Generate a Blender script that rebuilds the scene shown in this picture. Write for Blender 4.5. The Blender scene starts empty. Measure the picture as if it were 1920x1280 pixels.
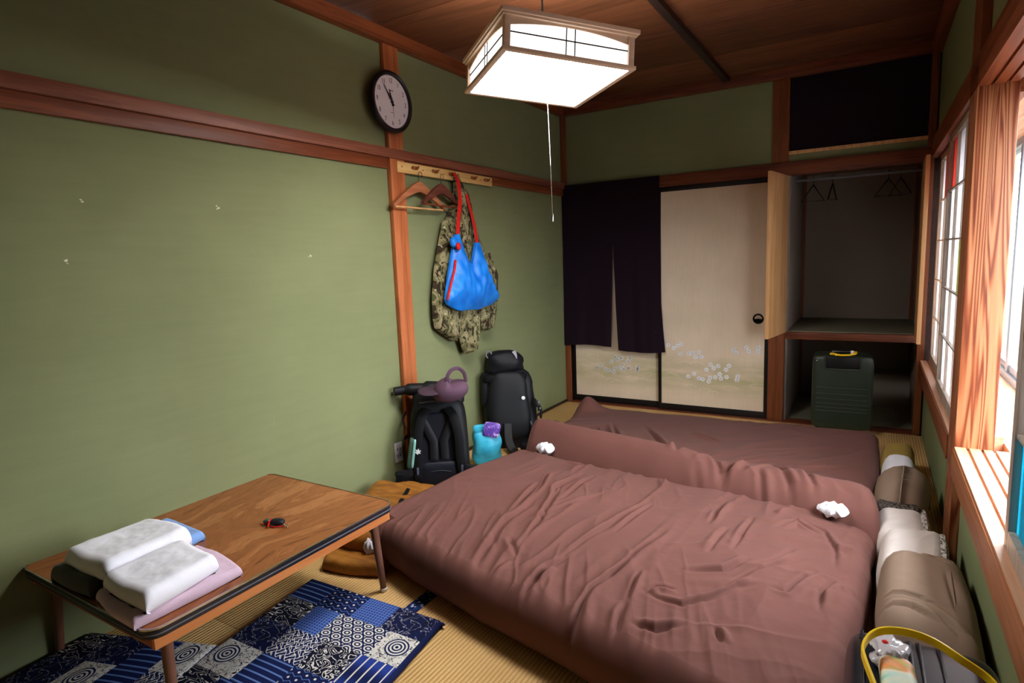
import bpy, bmesh, math, random
import numpy as np
from mathutils import Vector, Matrix, Euler

# ------------------------------------------------------------------ camera, sky, light, exposure
scene = bpy.context.scene
COL = scene.collection
cam_d = bpy.data.cameras.new('camera'); cam = bpy.data.objects.new('camera', cam_d); COL.objects.link(cam)
def cam_matrix(yaw, pitch, roll, loc):
    cy, sy, cp, sp = math.cos(yaw), math.sin(yaw), math.cos(pitch), math.sin(pitch)
    f = Vector((sy*cp, cy*cp, -sp)); r = Vector((cy, -sy, 0)); u = r.cross(f)
    cr, sr = math.cos(roll), math.sin(roll)
    r2 = cr*r + sr*u; u2 = -sr*r + cr*u
    m = Matrix((r2, u2, -f)).transposed().to_4x4(); m.translation = Vector(loc)
    return m
cam.matrix_world = cam_matrix(-.5449, .1356, -.0383, (2.2748, -4.6723, 1.2491))
cam_d.sensor_width = 36; cam_d.lens = 36*1122.2/1920; cam_d.clip_start = .02
scene.camera = cam

SKY = 27.0; GROUND = 1.4; LAMP = 48.0
w = bpy.data.worlds.new('sky'); scene.world = w; w.use_nodes = True
nt = w.node_tree; nt.nodes.clear()
wo = nt.nodes.new('ShaderNodeOutputWorld'); bg = nt.nodes.new('ShaderNodeBackground')
tc = nt.nodes.new('ShaderNodeTexCoord'); sx = nt.nodes.new('ShaderNodeSeparateXYZ')
mr = nt.nodes.new('ShaderNodeMapRange'); mr.interpolation_type = 'SMOOTHSTEP'
mr.inputs['From Min'].default_value = -.03; mr.inputs['From Max'].default_value = .06
mx = nt.nodes.new('ShaderNodeMix'); mx.data_type = 'RGBA'
mx.inputs['A'].default_value = (GROUND, GROUND*.97, GROUND*.95, 1)
mx.inputs['B'].default_value = (SKY*.97, SKY*.97, SKY, 1)
nt.links.new(tc.outputs['Generated'], sx.inputs[0]); nt.links.new(sx.outputs['Z'], mr.inputs['Value'])
nt.links.new(mr.outputs['Result'], mx.inputs['Factor']); nt.links.new(mx.outputs['Result'], bg.inputs['Color'])
nt.links.new(bg.outputs[0], wo.inputs[0])
# portals in the window openings so the sky's light is sampled well
def portal(y0, y1, z0, z1, x):
    l = bpy.data.lights.new('sky_portal', 'AREA'); l.shape = 'RECTANGLE'; l.size = abs(z1-z0); l.size_y = abs(y1-y0)
    l.cycles.is_portal = True
    o = bpy.data.objects.new('sky_portal', l); COL.objects.link(o)
    o.location = (x, (y0+y1)/2, (z0+z1)/2); o.rotation_euler = (0, math.pi/2, 0)
portal(-3.8, 0.1, .5, 1.8, 3.02)
scene.view_settings.view_transform = 'Standard'; scene.view_settings.look = 'None'
scene.view_settings.exposure = 0.0; scene.view_settings.gamma = 1; scene.view_settings.use_curve_mapping = False

# ------------------------------------------------------------------ helpers
rnd = random.Random(7)
def lin(c):
    c = c/255.
    return c/12.92 if c <= .04045 else ((c+.055)/1.055)**2.4
def rgb(r, g, b): return (lin(r), lin(g), lin(b), 1)

class G:
    """small wrapper: sockets with arithmetic"""
    def __init__(s, nt, sock): s.nt = nt; s.s = sock
    def _m(s, op, o=None, c=None, clamp=False):
        n = s.nt.nodes.new('ShaderNodeMath'); n.operation = op; n.use_clamp = clamp
        s.nt.links.new(s.s, n.inputs[0])
        for i, v in ((1, o), (2, c)):
            if v is None: continue
            if isinstance(v, G): s.nt.links.new(v.s, n.inputs[i])
            else: n.inputs[i].default_value = v
        return G(s.nt, n.outputs[0])
    def __add__(s, o): return s._m('ADD', o)
    def __sub__(s, o): return s._m('SUBTRACT', o)
    def __mul__(s, o): return s._m('MULTIPLY', o)
    def __truediv__(s, o): return s._m('DIVIDE', o)
    def sin(s): return s._m('SINE')
    def abs(s): return s._m('ABSOLUTE')
    def mod(s, o): return s._m('FLOORED_MODULO', o)
    def floor(s): return s._m('FLOOR')
    def sqrt(s): return s._m('SQRT')
    def gt(s, o): return s._m('GREATER_THAN', o)
    def lt(s, o): return s._m('LESS_THAN', o)
    def min(s, o): return s._m('MINIMUM', o)
    def max(s, o): return s._m('MAXIMUM', o)
    def pw(s, o): return s._m('POWER', o)
    def sat(s): return s._m('ADD', 0., clamp=True)
    def ramp(s, *stops, interp='LINEAR'):
        n = s.nt.nodes.new('ShaderNodeValToRGB'); cr = n.color_ramp; cr.interpolation = interp
        while len(cr.elements) < len(stops): cr.elements.new(.5)
        for e, (p, c) in zip(cr.elements, stops): e.position = p; e.color = c
        s.nt.links.new(s.s, n.inputs[0]); return n.outputs[0]
class Mat:
    def __init__(s, name, rough=.6, spec=.3, metal=0.):
        s.m = bpy.data.materials.new(name); s.m.use_nodes = True; s.nt = s.m.node_tree
        s.b = s.nt.nodes['Principled BSDF']
        s.b.inputs['Roughness'].default_value = rough; s.b.inputs['Specular IOR Level'].default_value = spec
        s.b.inputs['Metallic'].default_value = metal
        s.tc = s.nt.nodes.new('ShaderNodeTexCoord'); s.co = s.tc.outputs['Object']
    def map(s, scale=(1, 1, 1), rot=(0, 0, 0), loc=(0, 0, 0), src=None):
        n = s.nt.nodes.new('ShaderNodeMapping'); n.inputs['Scale'].default_value = scale
        n.inputs['Rotation'].default_value = rot; n.inputs['Location'].default_value = loc
        s.nt.links.new(src or s.co, n.inputs[0]); return n.outputs[0]
    def noise(s, scale=5, detail=3, rough=.5, vec=None, dist=0., out='Factor'):
        n = s.nt.nodes.new('ShaderNodeTexNoise'); n.inputs['Scale'].default_value = scale
        n.inputs['Detail'].default_value = detail; n.inputs['Roughness'].default_value = rough
        n.inputs['Distortion'].default_value = dist
        s.nt.links.new(vec or s.co, n.inputs['Vector']); return G(s.nt, n.outputs[0] if out == 'Factor' else n.outputs[1])
    def voronoi(s, scale=5, vec=None, feature='F1', rand=1.):
        n = s.nt.nodes.new('ShaderNodeTexVoronoi'); n.feature = feature; n.inputs['Scale'].default_value = scale
        n.inputs['Randomness'].default_value = rand
        s.nt.links.new(vec or s.co, n.inputs['Vector']); return G(s.nt, n.outputs['Distance'])
    def xyz(s, vec=None):
        n = s.nt.nodes.new('ShaderNodeSeparateXYZ'); s.nt.links.new(vec or s.co, n.inputs[0])
        return [G(s.nt, o) for o in n.outputs]
    def vec(s, x, y, z=None):
        n = s.nt.nodes.new('ShaderNodeCombineXYZ')
        for i, v in enumerate((x, y, z)):
            if isinstance(v, G): s.nt.links.new(v.s, n.inputs[i])
            elif v is not None: n.inputs[i].default_value = v
        return n.outputs[0]
    def mix(s, f, a, b):
        n = s.nt.nodes.new('ShaderNodeMix'); n.data_type = 'RGBA'
        if isinstance(f, G): s.nt.links.new(f.s, n.inputs['Factor'])
        else: n.inputs['Factor'].default_value = f
        for k, v in (('A', a), ('B', b)):
            if isinstance(v, tuple): n.inputs[k].default_value = v
            else: s.nt.links.new(v, n.inputs[k])
        return n.outputs['Result']
    def color(s, c):
        if isinstance(c, tuple): s.b.inputs['Base Color'].default_value = c
        else: s.nt.links.new(c, s.b.inputs['Base Color'])
        return s
    def bump(s, g, strength=.3, dist=.002):
        n = s.nt.nodes.new('ShaderNodeBump'); n.inputs['Strength'].default_value = strength; n.inputs['Distance'].default_value = dist
        s.nt.links.new(g.s, n.inputs['Height']); s.nt.links.new(n.outputs[0], s.b.inputs['Normal']); return s

def plain(name, c, rough=.6, spec=.3, metal=0., var=.12, scale=40, bump=0.):
    m = Mat(name, rough, spec, metal); n = m.noise(scale, 4)
    d = tuple(min(1, x*(1+var)) for x in c[:3])+(1,); k = tuple(x*(1-var) for x in c[:3])+(1,)
    m.color(n.ramp((.3, k), (.7, d)))
    if bump: m.bump(m.noise(scale*4, 3), bump, .001)
    return m.m
def wood(name, c1, c2, axis='z', scale=1., rough=.45, contrast=1., spec=.3):
    """grain running along `axis`"""
    m = Mat(name, rough, spec)
    s = [22*scale]*3; s['xyz'.index(axis)] = 1.1*scale
    v = m.map(tuple(s)); n = m.noise(1.2, 6, .6, v, .6); ring = (n*26).sin()*.5+.5
    fine = m.noise(1, 3, .6, m.map(tuple(x*9 for x in s)))
    f = (n*.55+ring*.25*contrast+fine*.25)
    m.color(f.ramp((.25, c1), (.8, c2))); m.bump(fine, .15, .001)
    return m.m
def fabric(name, c, rough=.85, weave=900, var=.1, sheen=.0, bump=.25):
    m = Mat(name, rough, .15); n = m.noise(9, 4)
    d = tuple(min(1, x*(1+var)) for x in c[:3])+(1,); k = tuple(x*(1-var) for x in c[:3])+(1,)
    m.color(n.ramp((.3, k), (.7, d)))
    x, y, z = m.xyz()
    m.bump(m.noise(weave, 2), bump, .0008)
    if sheen:
        m.b.inputs['Sheen Weight'].default_value = sheen
    return m.m

def setp(o, label=None, cat=None, group=None, kind=None):
    for k, v in (('label', label), ('category', cat), ('group', group), ('kind', kind)):
        if v: o[k] = v
    return o
def empty(name, loc=(0, 0, 0), rot=(0, 0, 0), **k):
    o = bpy.data.objects.new(name, None); COL.objects.link(o); o.location = loc; o.rotation_euler = rot
    o.empty_display_size = .05
    return setp(o, **k)
def link_mesh(name, me, mat, parent=None, smooth=None, **k):
    mats = mat if isinstance(mat, (list, tuple)) else [mat]
    for m in mats: me.materials.append(m)
    if smooth is not None:
        for p in me.polygons: p.use_smooth = smooth
    o = bpy.data.objects.new(name, me); COL.objects.link(o)
    if parent: o.parent = parent
    return setp(o, **k)
class MB:
    def __init__(s): s.v = []; s.f = []; s.mi = []; s.sm = []; s.cur = 0
    def add(s, vs, fs, smooth=False, M=None):
        n = len(s.v)
        s.v += [tuple(M @ Vector(v)) for v in vs] if M is not None else [tuple(v) for v in vs]
        for f in fs: s.f.append([i+n for i in f]); s.mi.append(s.cur); s.sm.append(smooth)
        return s
    def box(s, x0, x1, y0, y1, z0, z1, b=0., M=None):
        x0, x1 = min(x0, x1), max(x0, x1); y0, y1 = min(y0, y1), max(y0, y1); z0, z1 = min(z0, z1), max(z0, z1)
        if b <= 0:
            vs = [(x, y, z) for z in (z0, z1) for y in (y0, y1) for x in (x0, x1)]
            fs = [(0, 2, 3, 1), (4, 5, 7, 6), (0, 1, 5, 4), (2, 6, 7, 3), (0, 4, 6, 2), (1, 3, 7, 5)]
            return s.add(vs, fs, False, M)
        bm = bmesh.new(); bmesh.ops.create_cube(bm, size=1)
        for v in bm.verts:
            v.co = Vector(((x0+x1)/2+v.co.x*(x1-x0), (y0+y1)/2+v.co.y*(y1-y0), (z0+z1)/2+v.co.z*(z1-z0)))
        bmesh.ops.bevel(bm, geom=bm.edges[:], offset=b, segments=2, affect='EDGES', profile=.6)
        bm.verts.index_update()
        s.add([v.co.copy() for v in bm.verts], [[v.index for v in f.verts] for f in bm.faces], False, M); bm.free()
        return s
    def tube(s, pts, r, n=8, M=None, cap=True, closed=False):
        pts = [Vector(p) for p in pts]; m = len(pts); rs = r if isinstance(r, (list, tuple)) else [r]*m
        vs = []; up = None
        for i, p in enumerate(pts):
            if closed: t = pts[(i+1) % m]-pts[i-1]
            else: t = pts[min(i+1, m-1)]-pts[max(i-1, 0)]
            t.normalize()
            if up is None: up = Vector((0, 0, 1)) if abs(t.z) < .9 else Vector((1, 0, 0))
            a = t.cross(up).normalized(); up = a.cross(t).normalized()
            for k in range(n):
                q = 2*math.pi*k/n; vs.append(p+a*math.cos(q)*rs[i]+up*math.sin(q)*rs[i])
        fs = []
        for i in range(m if closed else m-1):
            j = (i+1) % m
            for k in range(n):
                l = (k+1) % n; fs.append((i*n+k, i*n+l, j*n+l, j*n+k))
        if cap and not closed: fs += [tuple(range(n))[::-1], tuple((m-1)*n+k for k in range(n))]
        return s.add(vs, fs, True, M)
    def ribbon(s, pts, w, t, side, M=None):
        """flat strap: width along `side` vector (or per-point list), thickness t"""
        pts = [Vector(p) for p in pts]; m = len(pts); vs = []
        ws = w if isinstance(w, (list, tuple)) else [w]*m
        for i, p in enumerate(pts):
            tg = (pts[min(i+1, m-1)]-pts[max(i-1, 0)]).normalized()
            sd = Vector(side[i] if isinstance(side, list) else side); sd = (sd-tg*sd.dot(tg)).normalized(); nn = sd.cross(tg)
            for a, b in ((-1, -.6), (-.85, -1), (.85, -1), (1, -.6), (1, .6), (.85, 1), (-.85, 1), (-1, .6)):
                vs.append(p+sd*a*ws[i]/2+nn*b*t/2)
        fs = []
        for i in range(m-1):
            for k in range(8):
                l = (k+1) % 8; fs.append((i*8+k, i*8+l, (i+1)*8+l, (i+1)*8+k))
        fs += [tuple(range(8))[::-1], tuple((m-1)*8+k for k in range(8))]
        return s.add(vs, fs, True, M)
    def lathe(s, prof, n=24, M=None):
        vs = []; fs = []
        for r, z in prof:
            for k in range(n): q = 2*math.pi*k/n; vs.append((r*math.cos(q), r*math.sin(q), z))
        for i in range(len(prof)-1):
            for k in range(n): l = (k+1) % n; fs.append((i*n+k, i*n+l, (i+1)*n+l, (i+1)*n+k))
        if prof[0][0] > 1e-6: fs.append(tuple(range(n))[::-1])
        if prof[-1][0] > 1e-6: fs.append(tuple((len(prof)-1)*n+k for k in range(n)))
        return s.add(vs, fs, True, M)
    def prism(s, poly, ax, a, b, M=None):
        """polygon (u,v) extruded along axis ax from a to b; (u,v) are the other two axes in order"""
        def P(u, v, w):
            return {'x': (w, u, v), 'y': (u, w, v), 'z': (u, v, w)}[ax]
        n = len(poly); vs = [P(u, v, a) for u, v in poly]+[P(u, v, b) for u, v in poly]
        fs = [tuple(range(n)), tuple(range(n, 2*n))[::-1]]+[(i, i+n, (i+1) % n+n, (i+1) % n) for i in range(n)]
        return s.add(vs, fs, False, M)
    def superq(s, c, r, e1=.5, e2=.5, n=28, fn=None, M=None):
        """superellipsoid: centre, radii, exponents; fn(x,y,z in -1..1)->new"""
        sg = lambda v, e: math.copysign(abs(v)**e, v)
        vs = []; fs = []; nv = n//2
        for i in range(nv+1):
            ph = -math.pi/2+math.pi*i/nv
            for k in range(n):
                th = 2*math.pi*k/n
                p = (sg(math.cos(ph), e1)*sg(math.cos(th), e2), sg(math.cos(ph), e1)*sg(math.sin(th), e2), sg(math.sin(ph), e1))
                if fn: p = fn(*p)
                vs.append((c[0]+p[0]*r[0], c[1]+p[1]*r[1], c[2]+p[2]*r[2]))
        for i in range(nv):
            for k in range(n): l = (k+1) % n; fs.append((i*n+k, i*n+l, (i+1)*n+l, (i+1)*n+k))
        return s.add(vs, fs, True, M)
    def build(s, name, mat, parent=None, **k):
        me = bpy.data.meshes.new(name); me.from_pydata(s.v, [], s.f)
        me.polygons.foreach_set('material_index', s.mi); me.polygons.foreach_set('use_smooth', s.sm)
        me.update()
        bm = bmesh.new(); bm.from_mesh(me); bmesh.ops.remove_doubles(bm, verts=bm.verts, dist=1e-6)
        bmesh.ops.recalc_face_normals(bm, faces=bm.faces); bm.to_mesh(me); bm.free()
        me.set_sharp_from_angle(angle=math.radians(42))
        return link_mesh(name, me, mat, parent, **k)
def boxo(name, x0, x1, y0, y1, z0, z1, mat, parent=None, b=.002, **k):
    return MB().box(x0, x1, y0, y1, z0, z1, b).build(name, mat, parent, **k)

def vnoise(x, y, seed=0):
    """vectorised smooth value noise"""
    rs = np.random.RandomState(seed); T = rs.rand(64, 64)
    xi = np.floor(x).astype(int); yi = np.floor(y).astype(int); fx = x-xi; fy = y-yi
    fx = fx*fx*(3-2*fx); fy = fy*fy*(3-2*fy)
    a = T[xi % 64, yi % 64]; b = T[(xi+1) % 64, yi % 64]; c = T[xi % 64, (yi+1) % 64]; d = T[(xi+1) % 64, (yi+1) % 64]
    return (a*(1-fx)+b*fx)*(1-fy)+(c*(1-fx)+d*fx)*fy
def fbm(x, y, seed=0, o=4):
    r = 0; a = .5
    for i in range(o): r = r+a*(vnoise(x*2**i+7.3*i, y*2**i+3.1*i, seed+i)-.5); a *= .5
    return r
def soft_slab(name, quad, z, h, R, nx, ny, mat, parent=None, dz=None, tuck=.5, wob=.0, seed=1, corner=.0, ring=8, uv=False, hfn=None, **k):
    """soft cushion-like slab over a quad (A front-left, B front-right, C back-right, D back-left) with rounded rolled edges.
    dz(x,y,inner) adds relief along the normal; hfn(a,b,x,y) gives local thickness."""
    def prof(n):
        th = [math.pi*(1-i/ring) for i in range(ring)]
        e = [R*(1-math.sin(t)) if t < math.pi/2 else R*tuck*(1-math.sin(t)) for t in th]; c = [(1+math.cos(t))/2 for t in th]
        return np.array(e), np.array(c)
    A, B, C_, D = [np.array(q, float) for q in quad]
    Lx = np.linalg.norm(B-A); Ly = np.linalg.norm(D-A)
    e, c = prof(ring)
    def axis(n, L):
        mid = np.linspace(R, L-R, n)
        pos = np.concatenate([e, mid, (L-e)[::-1]])/L; cc = np.concatenate([c, np.ones(n), c[::-1]])
        return pos, cc
    pa, ca = axis(nx, Lx); pb, cb = axis(ny, Ly)
    a, b = np.meshgrid(pa, pb, indexing='ij'); cA, cB = np.meshgrid(ca, cb, indexing='ij')
    if corner:
        u = a*2-1; v = b*2-1; kf = 1-corner*(u*u*v*v); a2 = (u*kf+1)/2; b2 = (v*kf+1)/2
    else: a2, b2 = a, b
    X = (A[0]*(1-a2)+B[0]*a2)*(1-b2)+(D[0]*(1-a2)+C_[0]*a2)*b2
    Y = (A[1]*(1-a2)+B[1]*a2)*(1-b2)+(D[1]*(1-a2)+C_[1]*a2)*b2
    if wob:
        X = X+wob*fbm(X*3.1, Y*3.1, seed+11, 3)*2; Y = Y+wob*fbm(X*3.3+9, Y*3.3, seed+17, 3)*2
    H = hfn(a, b, X, Y) if hfn else h
    cz = cA*cB; Z = H*cz
    if dz is not None:
        inner = np.clip(cz*1.3-.1, 0, 1)
        Z = Z+dz(X, Y)*inner
    Z = z+np.maximum(Z, 0)
    n1, n2 = X.shape
    V = np.stack([X.ravel(), Y.ravel(), Z.ravel()], 1)
    idx = np.arange(n1*n2).reshape(n1, n2)
    F = np.stack([idx[:-1, :-1].ravel(), idx[1:, :-1].ravel(), idx[1:, 1:].ravel(), idx[:-1, 1:].ravel()], 1)
    border = list(idx[:, 0])+list(idx[-1, 1:])+list(idx[-2::-1, -1])+list(idx[0, -2:0:-1])
    faces = F.tolist()+[[int(i) for i in border[::-1]]]
    me = bpy.data.meshes.new(name); me.from_pydata(V.tolist(), [], faces)
    if uv:
        ul = me.uv_layers.new(name='uv'); au = a.ravel()*Lx; bu = b.ravel()*Ly
        li = np.empty(len(me.loops), int); me.loops.foreach_get('vertex_index', li)
        ul.data.foreach_set('uv', np.stack([au[li], bu[li]], 1).ravel())
    me.update()
    return link_mesh(name, me, mat, parent, smooth=True, **k)
def creases(lines, amp=.010, w=.012):
    """relief made of hand-placed folds: valley with a raised lip beside it"""
    L = [(np.array(l), amp*(.7+.6*rnd.random()), w*(.8+.6*rnd.random()), rnd.choice((-1, 1))) for l in lines]
    def f(X, Y):
        Z = np.zeros_like(X)
        for P, am, ww, sg in L:
            best = np.full(X.shape, 9.); sd = np.zeros_like(X); tt = np.zeros_like(X)
            seg = np.linalg.norm(P[1:]-P[:-1], axis=1); tot = seg.sum(); acc = 0
            for (p, q, s_) in zip(P[:-1], P[1:], seg):
                if s_ < 1e-6: continue
                d = (q-p)/s_; t = np.clip((X-p[0])*d[0]+(Y-p[1])*d[1], 0, s_)
                dx = X-(p[0]+d[0]*t); dy = Y-(p[1]+d[1]*t); r = np.hypot(dx, dy); m = r < best
                best = np.where(m, r, best); sd = np.where(m, np.sign(d[0]*dy-d[1]*dx)*r, sd); tt = np.where(m, (acc+t)/tot, tt)
                acc += s_
            fade = np.sin(np.pi*np.clip(tt, 0, 1))
            s2 = sd*sg
            Z += am*fade*(.8*(1+.6*np.tanh(s2/ww))*np.exp(-((best-1.8*ww)/(1.3*ww))**2)-1.15*np.exp(-(best/(.75*ww))**2))
        return Z
    return f
def curve_pts(pts, n=6):
    P_ = [Vector(p) for p in pts]; out = []
    for i in range(len(P_)-1):
        p0, p1, p2, p3 = P_[max(i-1, 0)], P_[i], P_[i+1], P_[min(i+2, len(P_)-1)]
        for k in range(n):
            t = k/n; out.append(.5*((2*p1)+(-p0+p2)*t+(2*p0-5*p1+4*p2-p3)*t*t+(-p0+3*p1-3*p2+p3)*t**3))
    out.append(P_[-1]); return out

# measured fold lines and print positions (metres)
NEAR = [[[1.189, -2.893], [1.162, -2.67], [1.108, -2.412], [1.073, -2.284]], [[1.127, -2.948], [1.062, -2.856], [1.041, -2.729], [1.059, -2.601], [1.041, -2.444]], [[1.115, -2.83], [1.216, -2.949]], [[1.107, -2.753], [1.204, -2.499], [1.316, -2.278]], [[1.379, -3.234], [1.355, -3.105], [1.354, -2.967], [1.398, -2.858]], [[1.563, -3.247], [1.544, -3.045], [1.569, -2.919], [1.613, -2.771]], [[1.363, -2.92], [1.39, -2.743], [1.439, -2.589], [1.475, -2.367]], [[1.562, -2.999], [1.59, -2.761], [1.643, -2.541]], [[1.695, -3.221], [1.676, -3.127], [1.666, -3.052]], [[1.683, -2.974], [1.745, -3.002], [1.822, -3.004], [1.88, -2.941], [1.949, -2.837], [2.021, -2.782]], [[1.84, -2.945], [1.911, -2.856], [1.973, -2.733], [2.057, -2.61], [2.118, -2.538]], [[2.031, -2.794], [2.078, -2.788], [2.128, -2.653], [2.157, -2.61], [2.22, -2.606]], [[1.817, -2.668], [1.828, -2.5], [1.841, -2.417]], [[1.889, -2.61], [1.896, -2.442], [1.908, -2.275]], [[2.202, -2.557], [2.195, -2.412], [2.151, -2.264], [2.069, -2.196]], [[2.173, -2.838], [2.172, -2.722], [2.205, -2.614]], [[1.603, -3.241], [1.647, -3.301], [1.695, -3.34]], [[1.554, -3.266], [1.562, -3.171], [1.547, -3.096]], [[2.077, -2.471], [2.023, -2.607], [1.964, -2.678]], [[1.712, -3.154], [1.786, -3.159], [1.868, -3.087]], [[1.111, -3.069], [1.085, -2.92], [1.061, -2.803]], [[1.355, -3.067], [1.363, -2.963]], [[1.762, -2.43], [1.773, -2.127]], [[1.771, -2.816], [1.89, -2.755], [1.957, -2.64]], [[1.465, -2.656], [1.518, -2.315]], [[1.696, -2.985], [1.726, -2.942], [1.782, -2.923]], [[1.988, -2.345], [2.053, -2.232], [2.134, -2.298]], [[2.212, -2.425], [2.27, -2.351]], [[2.239, -2.688], [2.282, -2.63]], [[1.666, -3.052], [1.644, -2.861]], [[1.961, -3.135], [1.932, -3.068]], [[1.195, -3.09], [1.196, -2.982]], [[1.137, -2.518], [1.072, -2.353], [1.088, -2.237], [1.101, -2.084]], [[1.018, -2.48], [1.004, -2.359], [0.945, -2.187], [0.97, -2.083]], [[1.051, -2.138], [1.043, -1.951]], [[1.025, -2.663], [1.008, -2.534], [0.968, -2.293]], [[0.926, -1.971], [1.046, -1.983]], [[1.156, -2.089], [1.152, -2.288], [1.157, -2.462]], [[1.773, -2.399], [1.777, -2.274]], [[1.963, -2.205], [1.995, -2.102]]]
FAR = [[[1.581, -1.949], [1.671, -2.097], [1.72, -2.124]], [[1.645, -1.83], [1.738, -2.013], [1.774, -2.022]], [[1.759, -2.029], [1.806, -2.058], [1.863, -2.055]], [[1.819, -1.894], [1.842, -1.768], [1.914, -1.849], [2.009, -1.961]], [[1.887, -1.777], [1.98, -1.69], [2.083, -1.597]], [[1.032, -1.004], [1.31, -1.492], [1.505, -1.768], [1.612, -1.846]], [[0.824, -1.036], [1.049, -1.482], [1.229, -1.721]], [[1.644, -1.604], [1.739, -1.693], [1.781, -1.826]], [[0.766, -1.17], [0.965, -1.519]], [[1.493, -1.901], [1.479, -1.781], [1.488, -1.743]], [[1.867, -1.926], [1.917, -2.101], [1.972, -2.165]], [[1.963, -1.526], [2.135, -1.479], [2.285, -1.346]], [[1.659, -1.969], [1.744, -1.956], [1.802, -1.845]], [[1.945, -1.889], [2.038, -2.089]], [[2.037, -1.845], [2.108, -2.055]], [[1.346, -1.028], [1.563, -1.214]]]
FLR = [[0.896, 0.53], [0.939, 0.507], [0.968, 0.528], [0.995, 0.542], [0.992, 0.465], [1.059, 0.47], [1.086, 0.474], [1.136, 0.483], [1.112, 0.445], [1.156, 0.449], [1.394, 0.517], [1.412, 0.491], [1.484, 0.536], [1.5, 0.506], [1.567, 0.537], [1.565, 0.507], [1.225, 0.39], [1.282, 0.383], [1.248, 0.364], [1.36, 0.389], [1.34, 0.359], [1.193, 0.349], [1.098, 0.311], [1.054, 0.287], [1.137, 0.278], [1.166, 0.272], [1.22, 0.288], [1.211, 0.258], [1.26, 0.295], [1.293, 0.321], [1.302, 0.288], [1.344, 0.302], [1.424, 0.312], [1.419, 0.285]]
FLL = [[0.265, 0.303], [0.308, 0.327], [0.4, 0.365], [0.436, 0.404], [0.487, 0.398], [0.453, 0.381], [0.565, 0.405], [0.543, 0.373], [0.346, 0.294], [0.376, 0.288], [0.427, 0.305], [0.419, 0.274], [0.467, 0.311], [0.497, 0.338], [0.507, 0.304], [0.551, 0.318], [0.627, 0.329], [0.623, 0.304]]
HLR = [[1.028, 0.396, 1], [1.118, 0.398, 1], [0.916, 0.302, 0.9], [1.067, 0.216, 1], [1.186, 0.192, 1], [1.239, 0.18, 0.9], [1.368, 0.226, 1], [1.497, 0.442, 1.2], [1.468, 0.415, 1], [1.575, 0.252, 1.2]]
HLL = [[0.233, 0.411, 1], [0.275, 0.238, 1], [0.403, 0.212, 1], [0.446, 0.197, 1], [0.576, 0.243, 1], [0.128, 0.317, 1], [0.784, 0.27, 1]]

# ------------------------------------------------------------------ materials of the room
def m_plaster(name, c):
    m = Mat(name, .95, .05)
    big = m.noise(1.3, 4, .6); sc = m.noise(1, 4, .6, m.map((3, 3, 30))); fine = m.noise(420, 2)
    f = big*.55+sc*.2+fine*.25
    k = tuple(x*.86 for x in c[:3])+(1,); d = tuple(min(1, x*1.12) for x in c[:3])+(1,)
    col = f.ramp((.33, k), (.66, d))
    scr = m.noise(1, 2, .5, m.map((60, 60, 3.2), rot=(.5, 0, .2)), 1.5).gt(.74)*m.noise(2.2, 1).gt(.56)
    x, y, z = m.xyz(); low = (z*-1.5+1.1).sat()
    col = m.mix(scr*low*.35, col, rgb(196, 198, 160))
    m.color(col); m.bump(fine+m.noise(120, 2)*.5, .35, .0012); return m.m
PLASTER = m_plaster('green_sand_plaster', rgb(129, 135, 97))
REDWOOD = wood('reddish_cedar_trim', rgb(104, 50, 26), rgb(150, 82, 46), 'y', .9)
REDWOODX = wood('reddish_cedar_trim_x', rgb(84, 42, 26), rgb(128, 68, 40), 'x', .9)
REDWOODZ = wood('reddish_cedar_post', rgb(150, 78, 42), rgb(196, 118, 72), 'z', .8)
POSTX = wood('dull_cedar_post', rgb(100, 52, 28), rgb(136, 78, 44), 'z', .9)
DUSTY = wood('worn_cedar_rail', rgb(120, 68, 48), rgb(158, 98, 74), 'y', .8)
def m_bigpost():
    m = Mat('bold_grain_cedar', .5, .3)
    v = m.map((13, 13, .5)); n = m.noise(1.0, 2, .5, v, .5); band = (n*95).sin()*.5+.5
    fine = m.noise(1, 4, .6, m.map((130, 130, 4)))
    col = (band.pw(1.6)*.45+fine*.30+m.noise(1, 2, .5, m.map((30, 30, 1.2)))*.25).ramp((.22, rgb(170, 116, 78)), (.5, rgb(140, 76, 42)), (.8, rgb(88, 32, 13)))
    kn = m.voronoi(1, m.map((10, 10, 3.1), loc=(.1, 0, .4))).lt(.07)
    col = m.mix(kn*.75, col, rgb(86, 34, 18)); m.color(col); m.bump(band, .25, .0012); return m.m
BIGPOST = m_bigpost()
PALEWOOD = wood('pale_door_wood', rgb(196, 142, 88), rgb(226, 178, 122), 'z', .8)
SILLWOOD = wood('worn_sill_wood', rgb(176, 124, 92), rgb(218, 172, 138), 'y', .9)
LAMPWOOD = wood('lamp_pine', rgb(214, 168, 128), rgb(236, 196, 158), 'x', 1.2)
HOOKWOOD = wood('pale_pine_board', rgb(214, 170, 100), rgb(236, 198, 132), 'y', 1.)
SHOJIWOOD = wood('weathered_shoji_wood', rgb(150, 134, 120), rgb(190, 176, 160), 'z', 1.)
BLACKLAC = plain('black_lacquer', rgb(18, 15, 17), .4, .4)
DARKWOOD = wood('dark_batten', rgb(36, 24, 22), rgb(58, 40, 34), 'y', 1.)
def m_ceiling():
    m = Mat('cedar_ceiling_board', .55, .25)
    oi = m.nt.nodes.new('ShaderNodeObjectInfo'); r = G(m.nt, oi.outputs['Random'])
    n = m.noise(1.1, 5, .6, m.map((1.0, 16, 16)), .5); b = (n*30).sin()*.5+.5
    m.color((n*.5+b*.22+r*.35).ramp((.2, rgb(72, 40, 24)), (.85, rgb(128, 78, 48)))); return m.m
CEIL = m_ceiling()
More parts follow.
